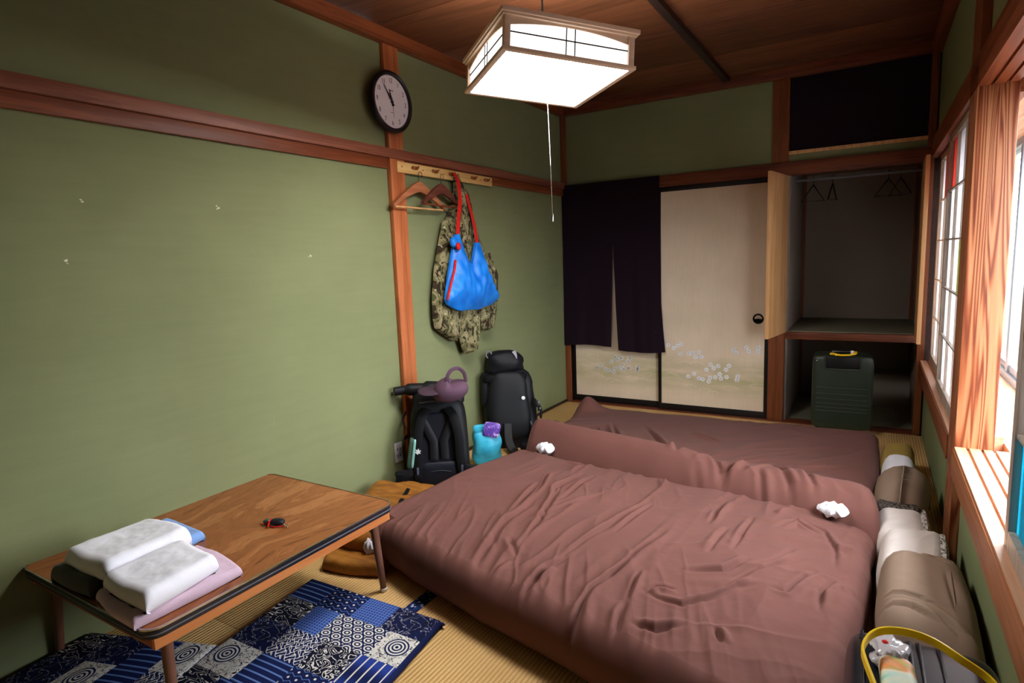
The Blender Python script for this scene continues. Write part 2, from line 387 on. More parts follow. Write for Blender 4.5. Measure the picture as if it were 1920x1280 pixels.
def m_tatami():
    m = Mat('tatami_weave', .6, .25); x, y, z = m.xyz()
    rib = (x*(2*math.pi/.0145)).sin()*.5+.5; cr = (y*(2*math.pi/.006)).sin()*.5+.5
    n = m.noise(2.2, 4); n2 = m.noise(1, 3, .6, m.map((70, 500, 1)))
    c = (n*.5+n2*.5).ramp((.3, rgb(214, 168, 100)), (.7, rgb(242, 204, 140)))
    c = m.mix(rib.lt(.16)*.5, c, rgb(140, 100, 50))
    m.color(c); m.bump(rib.pw(.6)+cr*.15, .7, .0022); return m.m
TATAMI = m_tatami()
def m_heri():
    m = Mat('indigo_floral_tape', .8, .1); x, y, z = m.xyz()
    n = m.noise(60, 2); v = m.voronoi(55)
    f = (v+n*.4).ramp((.35, rgb(188, 198, 214)), (.5, rgb(38, 56, 108)), (.8, rgb(24, 34, 74)), interp='CONSTANT')
    m.color(f); return m.m
HERI = m_heri()
def m_fusuma():
    m = Mat('beige_fusuma_paper', .8, .1); x, y, z = m.xyz()
    fib = m.noise(1, 4, .6, m.map((260, 260, 9))); n = m.noise(3, 3)
    c = (fib*.4+n*.6).ramp((.3, rgb(218, 198, 170)), (.7, rgb(238, 218, 192)))
    band = m.noise(1, 3, .5, m.map((3.2, 1, 14)))
    g = ((z-.30).abs()*-5.5+1).sat()
    bb = G(m.nt, band.ramp((.32, (0, 0, 0, 1)), (.6, (1, 1, 1, 1))))
    c = m.mix(g*bb*.8, c, rgb(170, 168, 112)); m.color(c); return m.m
FUSUMA = m_fusuma()
CLOSET = plain('closet_board', rgb(142, 130, 118), .8, .15, var=.06, scale=3)
CLOSETFLOOR = plain('closet_mat', rgb(120, 120, 100), .85, .1, var=.1, scale=30)
def m_paper(name, c):
    m = Mat(name, .9, .05); nt = m.nt; out = nt.nodes['Material Output']
    d = nt.nodes.new('ShaderNodeBsdfDiffuse'); t = nt.nodes.new('ShaderNodeBsdfTranslucent'); x = nt.nodes.new('ShaderNodeMixShader')
    n = m.noise(60, 4); k = tuple(v*.93 for v in c[:3])+(1,)
    col = n.ramp((.3, k), (.7, c))
    nt.links.new(col, d.inputs[0]); nt.links.new(col, t.inputs[0]); x.inputs[0].default_value = .55
    nt.links.new(d.outputs[0], x.inputs[1]); nt.links.new(t.outputs[0], x.inputs[2]); nt.links.new(x.outputs[0], out.inputs[0]); return m.m
PAPER = m_paper('shoji_paper', (.80, .79, .80, 1)); REDP = m_paper('red_shoji_paper', rgb(222, 120, 110))
LIMEP = m_paper('lime_shoji_paper', rgb(196, 208, 40)); TEALP = m_paper('turquoise_shoji_paper', rgb(70, 196, 220))
def m_glass():
    m = Mat('window_glass', .05); nt = m.nt; out = nt.nodes['Material Output']
    t = nt.nodes.new('ShaderNodeBsdfTransparent'); g = nt.nodes.new('ShaderNodeBsdfGlossy'); x = nt.nodes.new('ShaderNodeMixShader')
    t.inputs[0].default_value = (.93, .96, .98, 1); g.inputs['Roughness'].default_value = .05; x.inputs[0].default_value = .06
    nt.links.new(t.outputs[0], x.inputs[1]); nt.links.new(g.outputs[0], x.inputs[2]); nt.links.new(x.outputs[0], out.inputs[0]); return m.m
GLASS = m_glass()
ALU = plain('grey_aluminium', rgb(130, 134, 142), .4, .5, .5, var=.05)

# ------------------------------------------------------------------ the room
S = dict(kind='structure')
X1 = 2.585; YF = -5.3; ZC = 2.47
fl = boxo('floor', -.1, 2.7, YF-.1, 0.95, -.12, -.03, DARKWOOD, b=0, **S)
boxo('closet_floor', 1.745, 2.545, .0, .95, -.03, 0.0, CLOSETFLOOR, fl, b=0)
tm = None
for i, (a, b) in enumerate(((0, .874), (.876, 1.75), (1.752, 2.584))):
    for j, (c, d) in enumerate(((-.042, -1.762), (-1.764, -3.52), (-3.522, -5.30))):
        t = MB().box(a, b, d, c, -.03, 0, .0015).build('tatami_mat', TATAMI, fl)
        for (h0, h1) in ((a, a+.028), (b-.028, b)):
            if j == 0 or h0 < .01 or h1 > 2.56: continue
            MB().box(h0, h1, d, c, -.001, .0012, .0005).build('edging_tape', HERI, t)
wl = boxo('wall_left', -.12, 0, YF, 1.1, -.03, ZC, PLASTER, b=0, **S)
for (y, z) in ((-3.65, 1.501), (-3.72, 1.299), (-3.163, 1.502), (-2.721, 1.307)):
    mb = MB()
    for k in range(3):
        yy, zz = y+rnd.uniform(-.008, .008), z+rnd.uniform(-.008, .008); r = rnd.uniform(.003, .006)
        mb.superq((.0005, yy, zz), (.0012, r, r*.7), 1, 1, 8)
    mb.build('chipped_spot', plain('plaster_chip', rgb(214, 212, 190), .9), wl)
boxo('wall_front', -.12, 2.8, YF-.1, YF, -.03, ZC, DARKWOOD, b=0, **S)  # unseen wall behind the camera, coloured dark so it bounces less light
# back wall: plaster field above the sliding doors, dark void board behind them
boxo('wall_back', .0, 1.64, .0, .08, 1.84, ZC, PLASTER, b=0, **S)
boxo('wall_back_lower', .0, 1.64, .085, .12, 0, 1.84, DARKWOOD, b=0, **S)
# right wall
wr = boxo('wall_right', X1, 2.72, YF, .0, -.03, .40, PLASTER, b=0, **S)
boxo('wall_right_upper', X1, 2.72, YF, .0, 1.86, ZC, PLASTER, b=0, **S)
boxo('wall_right_near', X1, 2.72, YF, -3.86, .40, 1.86, PLASTER, b=0, **S)
boxo('wall_light_seal_back', -.12, 3.05, 1.0, 1.1, -.1, 2.6, DARKWOOD, b=0, **S); boxo('wall_light_seal_side', 2.562, 2.72, .0, 1.0, -.1, 2.5, DARKWOOD, b=0, **S)  # unseen outer shells, added to keep sky light from leaking in around the closet
# ceiling boards
ce = boxo('ceiling', -.1, 3.0, YF-.1, 1.0, ZC+.02, ZC+.08, DARKWOOD, b=0, **S)
ys = [.0, -.12, -.58, -1.17, -1.67, -2.2, -2.72, -3.24, -3.76, -4.28, -4.8, -5.3]
for k, (a, b) in enumerate(zip(ys[:-1], ys[1:])):
    zz = ZC+(k % 2)*.004
    boxo('ceiling_board', 0, 2.6, b+.001, a-.001, zz, zz+.012, CEIL, ce, b=.0015)
n = [0]
def trim(x0, x1, y0, y1, z0, z1, mat, b=.003):
    n[0] += 1
    return boxo('trim_%d' % n[0], x0, x1, y0, y1, z0, z1, mat, b=b, **S)
trim(0, .05, YF, 0, 2.40, ZC, REDWOOD); trim(.05, 2.53, -.05, 0, 2.40, ZC, REDWOODX); trim(2.53, X1, YF, 0, 2.40, ZC, REDWOOD)
trim(1.31, 1.352, YF, -.05, 2.436, ZC, DARKWOOD)
trim(0, .035, YF, -.03, 1.815, 1.866, DUSTY); trim(0, .020, YF, -2.165, 1.76, 1.814, REDWOOD); trim(0, .020, -2.04, -.03, 1.76, 1.814, REDWOOD)
trim(0, .028, -2.155, -2.04, 0, 1.815, REDWOODZ); trim(0, .028, -2.155, -2.04, 1.866, 2.40, REDWOODZ)
trim(0, .045, -.03, .0, 0, 2.40, POSTX)
trim(1.635, 1.742, -.012, .09, 0, 2.40, POSTX)
trim(.045, 2.56, -.024, .07, 1.757, 1.845, REDWOODX)
trim(.045, 2.56, -.042, .09, -.02, .006, REDWOODX)
trim(.0, .012, -2.0, -.03, 0, .02, DARKWOOD)
trim(2.535, 2.575, -.02, .05, 0, 2.40, POSTX)
trim(1.742, 2.54, -.010, .03, 1.895, 1.918, PALEWOOD); trim(1.742, 2.54, .004, .03, 1.845, 1.895, PLASTER)
# the bold post and the window's sill and head
trim(2.556, 2.672, -2.0, -1.80, 0, 1.775, BIGPOST); trim(2.556, 2.672, -2.0, -1.80, 1.885, 2.40, POSTX)
trim(2.556, 2.70, -3.88, -3.78, 0, 2.40, POSTX)
def track(y0, y1, z0, z1, up, name):
    mb = MB(); g = [(2.556, 2.590), (2.600, 2.632), (2.642, 2.668), (2.678, 2.73)]
    if up: mb.box(2.556, 2.73, y0, y1, z0, z1-.008); [mb.box(a, b, y0, y1, z1-.0081, z1) for a, b in g]
    else: mb.box(2.556, 2.73, y0, y1, z0+.01, z1); [mb.box(a, b, y0, y1, z0, z0+.0101) for a, b in g]
    n[0] += 1; return mb.build('trim_%d' % n[0], SILLWOOD if up else REDWOOD, **S)
track(-3.78, -2.0, .395, .50, True, ''); track(-1.80, -.02, .395, .50, True, '')
track(-3.78, -2.0, 1.775, 1.885, False, ''); track(-1.80, -.02, 1.775, 1.885, False, '')
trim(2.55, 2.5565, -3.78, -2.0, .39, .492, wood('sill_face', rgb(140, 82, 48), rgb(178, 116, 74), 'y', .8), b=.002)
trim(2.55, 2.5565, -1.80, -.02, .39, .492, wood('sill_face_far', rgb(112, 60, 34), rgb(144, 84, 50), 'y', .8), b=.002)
# window bay: deck, soffit and outer sliding sashes
dk = boxo('window_ledge', 2.73, 3.05, -3.95, .5, .43, .478, SILLWOOD, b=.002, **S)
boxo('window_soffit', 2.73, 3.05, -3.95, .5, 1.80, 1.84, SILLWOOD, b=.002, **S)
boxo('wall_outer', 2.73, 3.05, -3.95, .5, -.05, .43, PLASTER, b=0, **S)
boxo('wall_bay_far', 2.59, 3.05, .5, .55, 0, 2.5, PLASTER, b=0, **S); boxo('wall_bay_near', 2.73, 3.05, -4.0, -3.95, 0, 2.5, PLASTER, b=0, **S)
boxo('wall_outer_upper', 2.98, 3.05, -3.95, .5, 1.84, 2.5, PLASTER, b=0, **S)
wn = empty('window_3', (2.95, -1.7, .478), **S); wn.location = (0, 0, 0)
boxo('bottom_rail', 2.93, 2.99, -3.95, .5, .478, .52, ALU, wn); boxo('top_rail', 2.93, 2.99, -3.95, .5, 1.76, 1.80, ALU, wn)
for y in (-3.93, -3.05, -2.18, -1.30, -.42, .45):
    boxo('sash_stile', 2.935, 2.985, y, y+.05, .52, 1.76, ALU, wn)
for a, b in ((-3.88, -3.05), (-3.0, -2.18), (-2.13, -1.30), (-1.25, -.42), (-.37, .45)):
    boxo('pane', 2.956, 2.962, a, b, .52, 1.76, GLASS, wn, b=0)
    boxo('sash_rail', 2.945, 2.975, a, b, .52, .56, ALU, wn)
def shoji(name, x, y0, y1, cols, rows, colours):
    o = empty(name, (0, 0, 0), **S); z0, z1 = .495, 1.78; st = .036
    for a, b in ((y0, y0+st), (y1-st, y1)): boxo('stile', x, x+.026, a, b, z0, z1, SHOJIWOOD, o)
    boxo('bottom_rail', x, x+.026, y0+st, y1-st, z0, z0+.055, SHOJIWOOD, o); boxo('top_rail', x, x+.026, y0+st, y1-st, z1-.035, z1, SHOJIWOOD, o)
    za, zb = z0+.055, z1-.035; ya, yb = y0+st, y1-st
    for k in range(1, cols): yy = ya+(yb-ya)*k/cols; boxo('muntin', x+.004, x+.016, yy-.004, yy+.004, za, zb, SHOJIWOOD, o, b=0)
    for k in range(1, rows): zz = za+(zb-za)*k/rows; boxo('muntin', x+.003, x+.015, ya, yb, zz-.004, zz+.004, SHOJIWOOD, o, b=0)
    for c in range(cols):
        for r in range(rows):
            a, b = ya+(yb-ya)*c/cols, ya+(yb-ya)*(c+1)/cols; p, q = za+(zb-za)*r/rows, za+(zb-za)*(r+1)/rows
            lab = {REDP.name: 'red paper pane', LIMEP.name: 'lime paper pane', TEALP.name: 'turquoise paper pane'}
            m = colours.get((c, r), PAPER)
            boxo('pane', x+.0165, x+.0175, a, b, p, q, m, o, b=0, label=lab.get(m.name))
    return o
shoji('window_1', 2.578, -1.80, -.87, 3, 5, {(2, 4): REDP, (0, 2): LIMEP})
shoji('window_2', 2.606, -.93, -.02, 3, 5, {(1, 4): REDP})
shoji('window_4', 2.578, -3.78, -2.845, 3, 5, {(2, 0): TEALP, (1, 0): TEALP})
shoji('window_5', 2.606, -3.77, -2.90, 3, 5, {})

# sliding doors with printed flowers
WHITE = plain('print_white', rgb(250, 246, 250), .8); LILAC = plain('print_lilac', rgb(196, 184, 206), .8); CREAM = plain('print_cream', rgb(240, 228, 200), .8)
GREENP = plain('print_leaf_green', rgb(160, 168, 110), .8)
def fusuma(name, x0, x1, y, fl_, hills, handle=None):
    o = empty(name, (0, 0, 0), **S); z0, z1 = .006, 1.757; f = .026
    boxo('stile', x0, x0+f, y, y+.028, z0, z1, BLACKLAC, o); boxo('stile', x1-f, x1, y, y+.028, z0, z1, BLACKLAC, o)
    boxo('bottom_rail', x0+f, x1-f, y, y+.028, z0, z0+.05, BLACKLAC, o); boxo('top_rail', x0+f, x1-f, y, y+.028, z1-.035, z1, BLACKLAC, o)
    boxo('panel', x0+f, x1-f, y+.006, y+.024, z0+.05, z1-.035, FUSUMA, o, b=0)
    yy = y+.0055
    mb = MB()
    for (px, pz) in fl_:
        for k in range(5):
            a = 2*math.pi*k/5+px*40; cx, cz = px+.0095*math.cos(a), pz+.0095*math.sin(a)
            mb.cur = 0; mb.lathe([(.0088, -.0004), (.0088, .0008)], 8, Matrix.Translation((cx, yy, cz)) @ Matrix.Rotation(math.pi/2, 4, 'X'))
        mb.cur = 1; mb.lathe([(.0035, 0), (.0035, .0013)], 8, Matrix.Translation((px, yy, pz)) @ Matrix.Rotation(math.pi/2, 4, 'X'))
    mb.build('flower_print', [WHITE, GREENP], o)
    mb = MB()
    for (px, pz, k) in hills:
        pts = [(px+k*.055*math.cos(t), yy, pz-.02+k*.028*math.sin(t)) for t in [math.pi*i/10 for i in range(1, 10)]]
        mb.tube(pts, .0015, 4)
    mb.build('hill_line_print', CREAM, o)
    if handle:
        hx, hz = handle
        mb = MB(); R_ = Matrix.Translation((hx, y+.006, hz)) @ Matrix.Rotation(math.pi/2, 4, 'X')
        mb.lathe([(.0, -.0), (.026, 0), (.029, .004), (.034, .006), (.038, .003), (.038, -.001)], 28, R_); mb.build('finger_pull', plain('black_metal', rgb(14, 13, 14), .6, .2), o)
fusuma('door_2', .045, .86, .030, FLL, HLL)
fusuma('door_1', .815, 1.635, -.008, FLR, HLR, (1.562, .752))
# hinged closet doors standing open
def leafdoor(name, hinge, ang, wdt, z0, z1, mat):
    o = empty(name, (hinge[0], hinge[1], 0), (0, 0, ang), **S)
    mb = MB(); mb.box(0, wdt, -.022, 0, z0, z1, .0015); mb.build('leaf', mat, o)
    mb = MB()
    for z in (z0+.12, z1-.12): mb.box(-.006, .03, -.024, -.0225, z-.03, z+.03)
    mb.build('hinge', ALU, o); return o
leafdoor('door_3', (1.752, -.026), math.radians(-99), .40, .66, 1.752, PALEWOOD)
leafdoor('door_4', (2.536, -.026), math.radians(-91), .40, .66, 1.752, PALEWOOD)
# closet carcass
cl = empty('closet', (0, 0, 0), **S)
boxo('side_board', 1.742, 1.756, .03, .95, 0, 1.84, CLOSET, cl); boxo('side_board', 2.545, 2.56, .03, .95, 0, 1.84, CLOSET, cl)
boxo('back_board', 1.742, 2.56, .95, .965, 0, 1.9, CLOSET, cl, b=0); boxo('top_board', 1.742, 2.56, .07, .95, 1.84, 1.855, CLOSET, cl)
boxo('shelf_rail', 1.744, 2.545, -.02, .02, .612, .662, REDWOODX, cl); boxo('shelf', 1.756, 2.545, .02, .95, .645, .668, CLOSETFLOOR, cl)
boxo('corner_batten', 1.756, 1.776, .93, .95, 0, 1.84, POSTX, cl); boxo('corner_batten', 2.525, 2.545, .93, .95, 0, 1.84, POSTX, cl)
boxo('clothes_rail', 1.756, 2.545, .30, .315, 1.735, 1.75, ALU, cl)
boxo('upper_cabinet_back', 1.742, 2.56, .30, .32, 1.84, 2.47, DARKWOOD, cl, b=0)
boxo('low_ledge', 1.9, 2.545, .72, .95, .0, .26, CLOSET, cl)

# ------------------------------------------------------------------ fabric materials
BROWN = fabric('brown_cotton', rgb(106, 68, 60), .85, 700, .05, .04)
TERRYW = fabric('white_terry', rgb(244, 244, 252), .95, 420, .01, .2, .5); TERRYB = fabric('blue_terry', rgb(128, 166, 224), .95, 260, .05, .2, .9)
TERRYP = fabric('pink_terry', rgb(214, 186, 204), .95, 260, .05, .2, .9); TERRYK = fabric('charcoal_terry', rgb(70, 70, 72), .95, 260, .08, .2, .9)
TAUPE = fabric('taupe_cotton', rgb(142, 120, 102), .85, 700, .05); LINEN = fabric('off_white_linen', rgb(206, 196, 188), .88, 500, .04)
WHITEC = fabric('white_cotton', rgb(226, 226, 232), .85, 600, .03)
GOLD = Mat('golden_brown_silk', .55, .3)
_n = GOLD.noise(1, 4, .6, GOLD.map((6, 30, 6))); GOLD.color(_n.ramp((.3, rgb(118, 70, 22)), (.7, rgb(172, 112, 42)))); GOLD.bump(GOLD.noise(500, 2), .3, .001); GOLD = GOLD.m
OLIVE = fabric('olive_gold_cotton', rgb(150, 126, 62), .8, 500)
NYLON = plain('black_nylon', rgb(15, 16, 21), .55, .3, var=.1, scale=500, bump=.25); NYLON2 = plain('black_webbing', rgb(11, 11, 14), .7, .2, var=.2, scale=300, bump=.4)
NAVYN = plain('dark_navy_nylon', rgb(20, 22, 32), .5, .3, var=.1, scale=400, bump=.2)
PLUM = fabric('plum_cotton', rgb(92, 68, 84), .9, 600, .1)
def m_noren():
    m = Mat('dark_plum_linen', .9, .08); n = m.noise(600, 2); d = m.voronoi(1, m.map((24, 24, 16)), rand=.75).lt(.05)
    c = n.ramp((.3, rgb(27, 17, 25)), (.7, rgb(38, 25, 35))); m.color(m.mix(d*.5, c, rgb(104, 84, 98))); m.bump(n, .3, .001); return m.m
NOREN = m_noren()
BLUEB = Mat('bright_blue_ripstop', .42, .4); _n = BLUEB.noise(14, 3); BLUEB.color(_n.ramp((.3, rgb(10, 108, 214)), (.7, rgb(30, 138, 238)))); BLUEB.bump(BLUEB.noise(18, 4, .6, None, 1.), .5, .006); BLUEB = BLUEB.m
RED = plain('red_webbing', rgb(204, 34, 26), .7, .2)
def m_camo():
    m = Mat('camouflage_cotton', .9, .1); v = m.map((1, 16, 9)); a = m.noise(1.3, 3, .5, v, .6); b = m.noise(2.3, 3, .5, v, 1.2)
    c = a.ramp((0, rgb(62, 52, 38)), (.42, rgb(112, 108, 74)), (.52, rgb(146, 136, 102)), (.62, rgb(84, 88, 56)), interp='CONSTANT')
    c = m.mix(b.gt(.60), c, rgb(48, 40, 32)); c = m.mix(b.lt(.34), c, rgb(186, 176, 148)); m.color(c); m.bump(m.noise(20, 3), .3, .004); return m.m
CAMO = m_camo()
YELLOW = plain('yellow_rubber', rgb(252, 208, 14), .4, .4, var=.04)
GREENS = plain('dark_green_shell', rgb(44, 55, 43), .38, .45, var=.05, scale=12); BLACKS = plain('black_shell', rgb(14, 17, 27), .30, .5, var=.05, scale=10)
PLASTB = plain('black_plastic', rgb(16, 16, 18), .35, .4); CHROME = plain('chrome', rgb(200, 200, 205), .2, .5, 1.); WHITEPL = plain('white_plastic', rgb(226, 226, 226), .4, .4, var=.03)
CYAN = Mat('cyan_drybag', .4, .4); _n = CYAN.noise(12, 3); CYAN.color(_n.ramp((.3, rgb(40, 160, 196)), (.7, rgb(74, 196, 226)))); CYAN.bump(CYAN.noise(1, 3, .5, CYAN.map((10, 10, 60))), .6, .004); CYAN = CYAN.m

# ------------------------------------------------------------------ duvets on the floor
CR_N = creases(NEAR, .0100, .009); CR_F = creases(FAR, .015, .012)
def ridge_noise(X, Y, s, sx_, sy_, ang=0, seed=0):
    c, s_ = math.cos(ang), math.sin(ang); U = X*c+Y*s_; V = -X*s_+Y*c
    return 1-2*np.abs(fbm(U*sx_*s, V*sy_*s, seed, 3))*2.2
def sharp(X, Y, su, sv, ang, seed):
    c, s_ = math.cos(ang), math.sin(ang); U = X*c+Y*s_+.05*fbm(X*3, Y*3, seed+50, 2); V = -X*s_+Y*c+.05*fbm(X*3+5, Y*3, seed+51, 2)
    n_ = np.abs(fbm(U*su, V*sv, seed, 2))
    return np.clip(1-n_*9, 0, 1)**1.3*2-.6
def near_dz(X, Y):
    Z = CR_N(X, Y)+.030*fbm(X*1.6, Y*1.8, 3, 2)
    Z += .0045*sharp(X, Y, 9, 1.5, -.12, 5)*np.clip(fbm(X*1.6, Y*1.6, 40, 2)*4+.55, 0, 1)+.0035*sharp(X, Y, 16, 3, .35, 6)*np.clip(fbm(X*2, Y*2, 44, 2)*4+.4, 0, 1)
    Z += .003*sharp(X, Y, 3, 8, .35, 7)*np.clip((X-1.5)/.3, 0, 1)*np.clip(fbm(X*2, Y*2, 46, 2)*4+.5, 0, 1)
    edge = np.exp(-((Y+3.05+.2*np.clip(X-.9, 0, 2)-.05)/.16)**2)
    Z += .012*ridge_noise(X, Y, 1, 11, 1.5, .3, 9)*edge+.0025*fbm(X*22, Y*22, 13, 3)
    Z += -.02*np.clip((X-2.0)/.3, 0, 1)+.014*ridge_noise(X, Y, 1, 2, 9, .25, 21)*np.clip((X-1.75)/.3, 0, 1)*np.clip((Y+2.9)/.4, 0, 1)*.6
    return Z
def near_h(a, b, X, Y): return .185+.03*np.sin(np.pi*np.clip(b, 0, 1))-.03*(a < .08)*(b < .08)
dn = soft_slab('duvet', [(.44, -2.955), (2.235, -3.40), (2.335, -2.06), (.56, -1.80)], 0.0, .2, .062, 470, 330, BROWN, dz=near_dz, wob=.018, seed=4, tuck=1.3, hfn=near_h,
               label='rumpled brown cotton duvet nearest the camera, brightest and largest, beside the low table', cat='duvet', group='brown duvets laid on the tatami')
def far_h(a, b, X, Y):
    d = b*1.35
    r = .155*np.exp(-((d-.13)/.11)**2)*(1-.28*np.exp(-((X-1.72)/.10)**2))
    hump = .10*np.exp(-((X-.52)/.09)**2-((Y+.74)/.10)**2)
    return .185-.075*np.clip(b-.25, 0, 1)+r*np.clip(1.15-.42*a, .6, 1.1)*.9+hump
def far_dz(X, Y):
    Z = CR_F(X, Y)+.028*fbm(X*1.7+4, Y*1.9, 23, 2)+.005*sharp(X, Y, 6, 2, -.7, 25)*np.clip(fbm(X*1.6, Y*1.6, 60, 2)*4+.55, 0, 1)+.002*fbm(X*22, Y*22, 27, 3)
    Z += .014*ridge_noise(X, Y, 1, 10, 2, .7, 29)*np.exp(-((Y+1.95+.18*(X-1.3))/.16)**2)*np.clip((X-1.2)/.4, 0, 1)
    return Z
df = soft_slab('duvet', [(.60, -1.84), (2.33, -2.16), (2.34, -.46), (.40, -.58)], 0.0, .2, .07, 380, 290, BROWN, dz=far_dz, wob=.02, seed=14, tuck=.3, hfn=far_h,
               label='brown cotton duvet farther back, with its front edge rolled into a long ridge', cat='duvet', group='brown duvets laid on the tatami')
# white quilt filling showing through gaps at the cover corners
def quilt_corner(parent, c, r, rot, name='exposed_filling'):
    M = Matrix.Translation(c) @ Euler(rot).to_matrix().to_4x4(); mb = MB()
    mb.superq((0, 0, 0), r, .8, .9, 20, fn=lambda x, y, z: (x*(1-.25*abs(z)), y*(1+.25*math.sin(x*11+z*3)), z*(1-.35*x*x+.18*math.sin(x*13))), M=M)
    mb.build(name, WHITEC, parent, label='white quilt filling showing at the cover gap')
quilt_corner(df, (.762, -1.868, .215), (.062, .030, .032), (.5, 0, -.15)); quilt_corner(df, (2.172, -2.118, .228), (.058, .030, .026), (.5, 0, -.15))
quilt_corner(dn, (.515, -2.975, .085), (.03, .022, .035), (0, 0, .3)); quilt_corner(dn, (2.225, -3.32, .16), (.018, .05, .03), (0, 0, .1))

# ------------------------------------------------------------------ pillows and folded things along the window wall
def fold(seed, s=.008):
    return lambda X, Y: s*fbm(X*9, Y*9, seed, 4)+s*.7*ridge_noise(X, Y, 1, 5, 12, .8, seed)
def pil(label, cat, quad, z, h, mat, name='pillow', seed=3, R=.06, dz=None, **k):
    return soft_slab(name, quad, z, h, R, 60, 60, mat, dz=dz or fold(seed), wob=.008, seed=seed, corner=.06, label=label, cat=cat, **k)
_pc = creases([[(2.33, -2.70), (2.42, -2.72), (2.50, -2.76)], [(2.33, -2.76), (2.40, -2.78), (2.47, -2.84)], [(2.43, -2.74), (2.49, -2.84), (2.54, -2.90)], [(2.50, -2.50), (2.505, -2.65), (2.51, -2.80)], [(2.35, -2.45), (2.44, -2.40), (2.53, -2.46)]], .009, .007)
PCR = lambda X, Y: _pc(X, Y)+.010*fbm(X*8, Y*8, 31, 4)
GP = 'pillows between the duvets and the window wall'
pa = pil('large taupe pillow nearest the black suitcase, against the green wall', 'pillow', [(2.310, -2.86), (2.570, -2.98), (2.572, -2.32), (2.325, -2.36)], 0.02, .225, TAUPE, seed=31, R=.075, group=GP, dz=PCR)
pb = pil('off-white linen pillow directly behind the nearest taupe pillow', 'pillow', [(2.315, -2.46), (2.52, -2.42), (2.545, -2.10), (2.33, -2.14)], 0.01, .205, LINEN, seed=33, R=.045, group=GP)
pc = pil('off-white pillow with grey lace corner, in front of the dark patterned hem', 'pillow', [(2.315, -2.17), (2.50, -2.15), (2.50, -1.85), (2.315, -1.87)], 0.0, .19, LINEN, seed=35, R=.05, group=GP)
pd = pil('medium taupe pillow farther back, above the dark patterned hem', 'pillow', [(2.315, -1.80), (2.49, -1.82), (2.55, -1.36), (2.32, -1.40)], 0.02, .21, TAUPE, seed=37, R=.09, group=GP)
pe = pil('small white pillow behind the farther taupe pillow', 'pillow', [(2.335, -1.45), (2.50, -1.42), (2.49, -1.08), (2.345, -1.10)], 0.0, .185, WHITEC, seed=39, R=.06, group=GP)
pf = pil('olive gold floor cushion farthest along the window wall', 'cushion', [(2.335, -1.16), (2.50, -1.14), (2.51, -.80), (2.36, -.80)], 0.0, .16, OLIVE, name='floor_cushion', seed=41, R=.05)
def m_hem():
    m = Mat('dark_leaf_pattern', .85, .1); a = m.noise(60, 2, .5, None, 2.); m.color(((a*30).sin()).ramp((.5, rgb(24, 20, 22)), (.72, rgb(150, 138, 124)), interp='CONSTANT')); return m.m
pil('dark blanket with a pale leaf pattern peeking from under the taupe pillow', 'blanket', [(2.312, -1.91), (2.485, -1.90), (2.50, -1.60), (2.318, -1.62)], 0.0, .175, m_hem(), name='blanket', seed=43, R=.03, dz=fold(43, .004))
def m_lace():
    m = Mat('grey_lace', .9, .1); a = m.noise(70, 2, .5, None, 1.6); m.color(a.ramp((.46, rgb(204, 196, 188)), (.5, rgb(96, 94, 88)), interp='CONSTANT')); return m.m
LACE = m_lace()
soft_slab('lace_trim', [(2.455, -2.15), (2.505, -2.14), (2.505, -1.86), (2.455, -1.87)], .025, .172, .03, 20, 30, LACE, pc, dz=lambda X, Y: .004*fbm(X*20, Y*20, 4, 3), wob=.006, label='grey lace trim')
soft_slab('lace_trim', [(2.485, -2.42), (2.53, -2.42), (2.55, -2.11), (2.50, -2.12)], .025, .187, .03, 20, 30, LACE, pb, dz=lambda X, Y: .004*fbm(X*20, Y*20, 5, 3), wob=.006, label='grey lace trim')
MB().tube([(2.505, -2.84, .222), (2.507, -2.7, .240), (2.513, -2.5, .243)], .0018, 6).build('seam_piping', TAUPE, pa)

# ------------------------------------------------------------------ golden cushions behind and under the table
g1 = soft_slab('floor_cushion', [(.36, -3.12), (.64, -3.04), (.44, -2.42), (.03, -2.52)], 0, .055, .027, 70, 70, GOLD, dz=fold(51, .010), wob=.012, corner=.05,
               label='lower golden brown floor cushion, flat on the tatami under the table corner', cat='cushion', group='golden brown floor cushions')
g2 = soft_slab('floor_cushion', [(.33, -3.02), (.57, -2.97), (.46, -2.36), (.03, -2.44)], .05, .075, .04, 70, 70, GOLD, dz=fold(53, .018), wob=.014, corner=.05,
               label='upper golden brown floor cushion with a black strap across it', cat='cushion', group='golden brown floor cushions')
MB().ribbon([(.27, -2.36, .09), (.30, -2.47, .128), (.38, -2.62, .132), (.45, -2.74, .125), (.52, -2.80, .08)], .022, .003, (1, .6, 0)).build('strap', NYLON2, g2)

# ------------------------------------------------------------------ low table
tb = empty('low_table', (.36, -3.50, 0), label='low wooden folding table with a black banded edge and round brown legs', cat='table')
def rrect(x0, x1, y0, y1, r, n=6):
    p = []
    for cx, cy, a in ((x1-r, y1-r, 0), (x0+r, y1-r, 90), (x0+r, y0+r, 180), (x1-r, y0+r, 270)):
        for i in range(n+1): t = math.radians(a+90*i/n); p.append((cx+r*math.cos(t), cy+r*math.sin(t)))
    return p
def m_tabletop():
    m = Mat('matched_walnut_veneer', .28, .4); x, y, z = m.xyz(); u = x.abs(); v = y.abs()
    st = m.nt
    vec = m.vec(u*7-v*2.2, v*1.6+u*.8, z); n = m.noise(2.2, 6, .65, vec, .9); r = (n*34).sin()*.5+.5
    fine = m.noise(1, 3, .6, m.vec(u*150-v*60, v*10+u*5, z))
    m.color((n*.62+r*.16+fine*.22).ramp((.28, rgb(112, 58, 28)), (.5, rgb(150, 88, 46)), (.75, rgb(184, 124, 76)))); return m.m
TW, TL, TH = .372, .462, .345
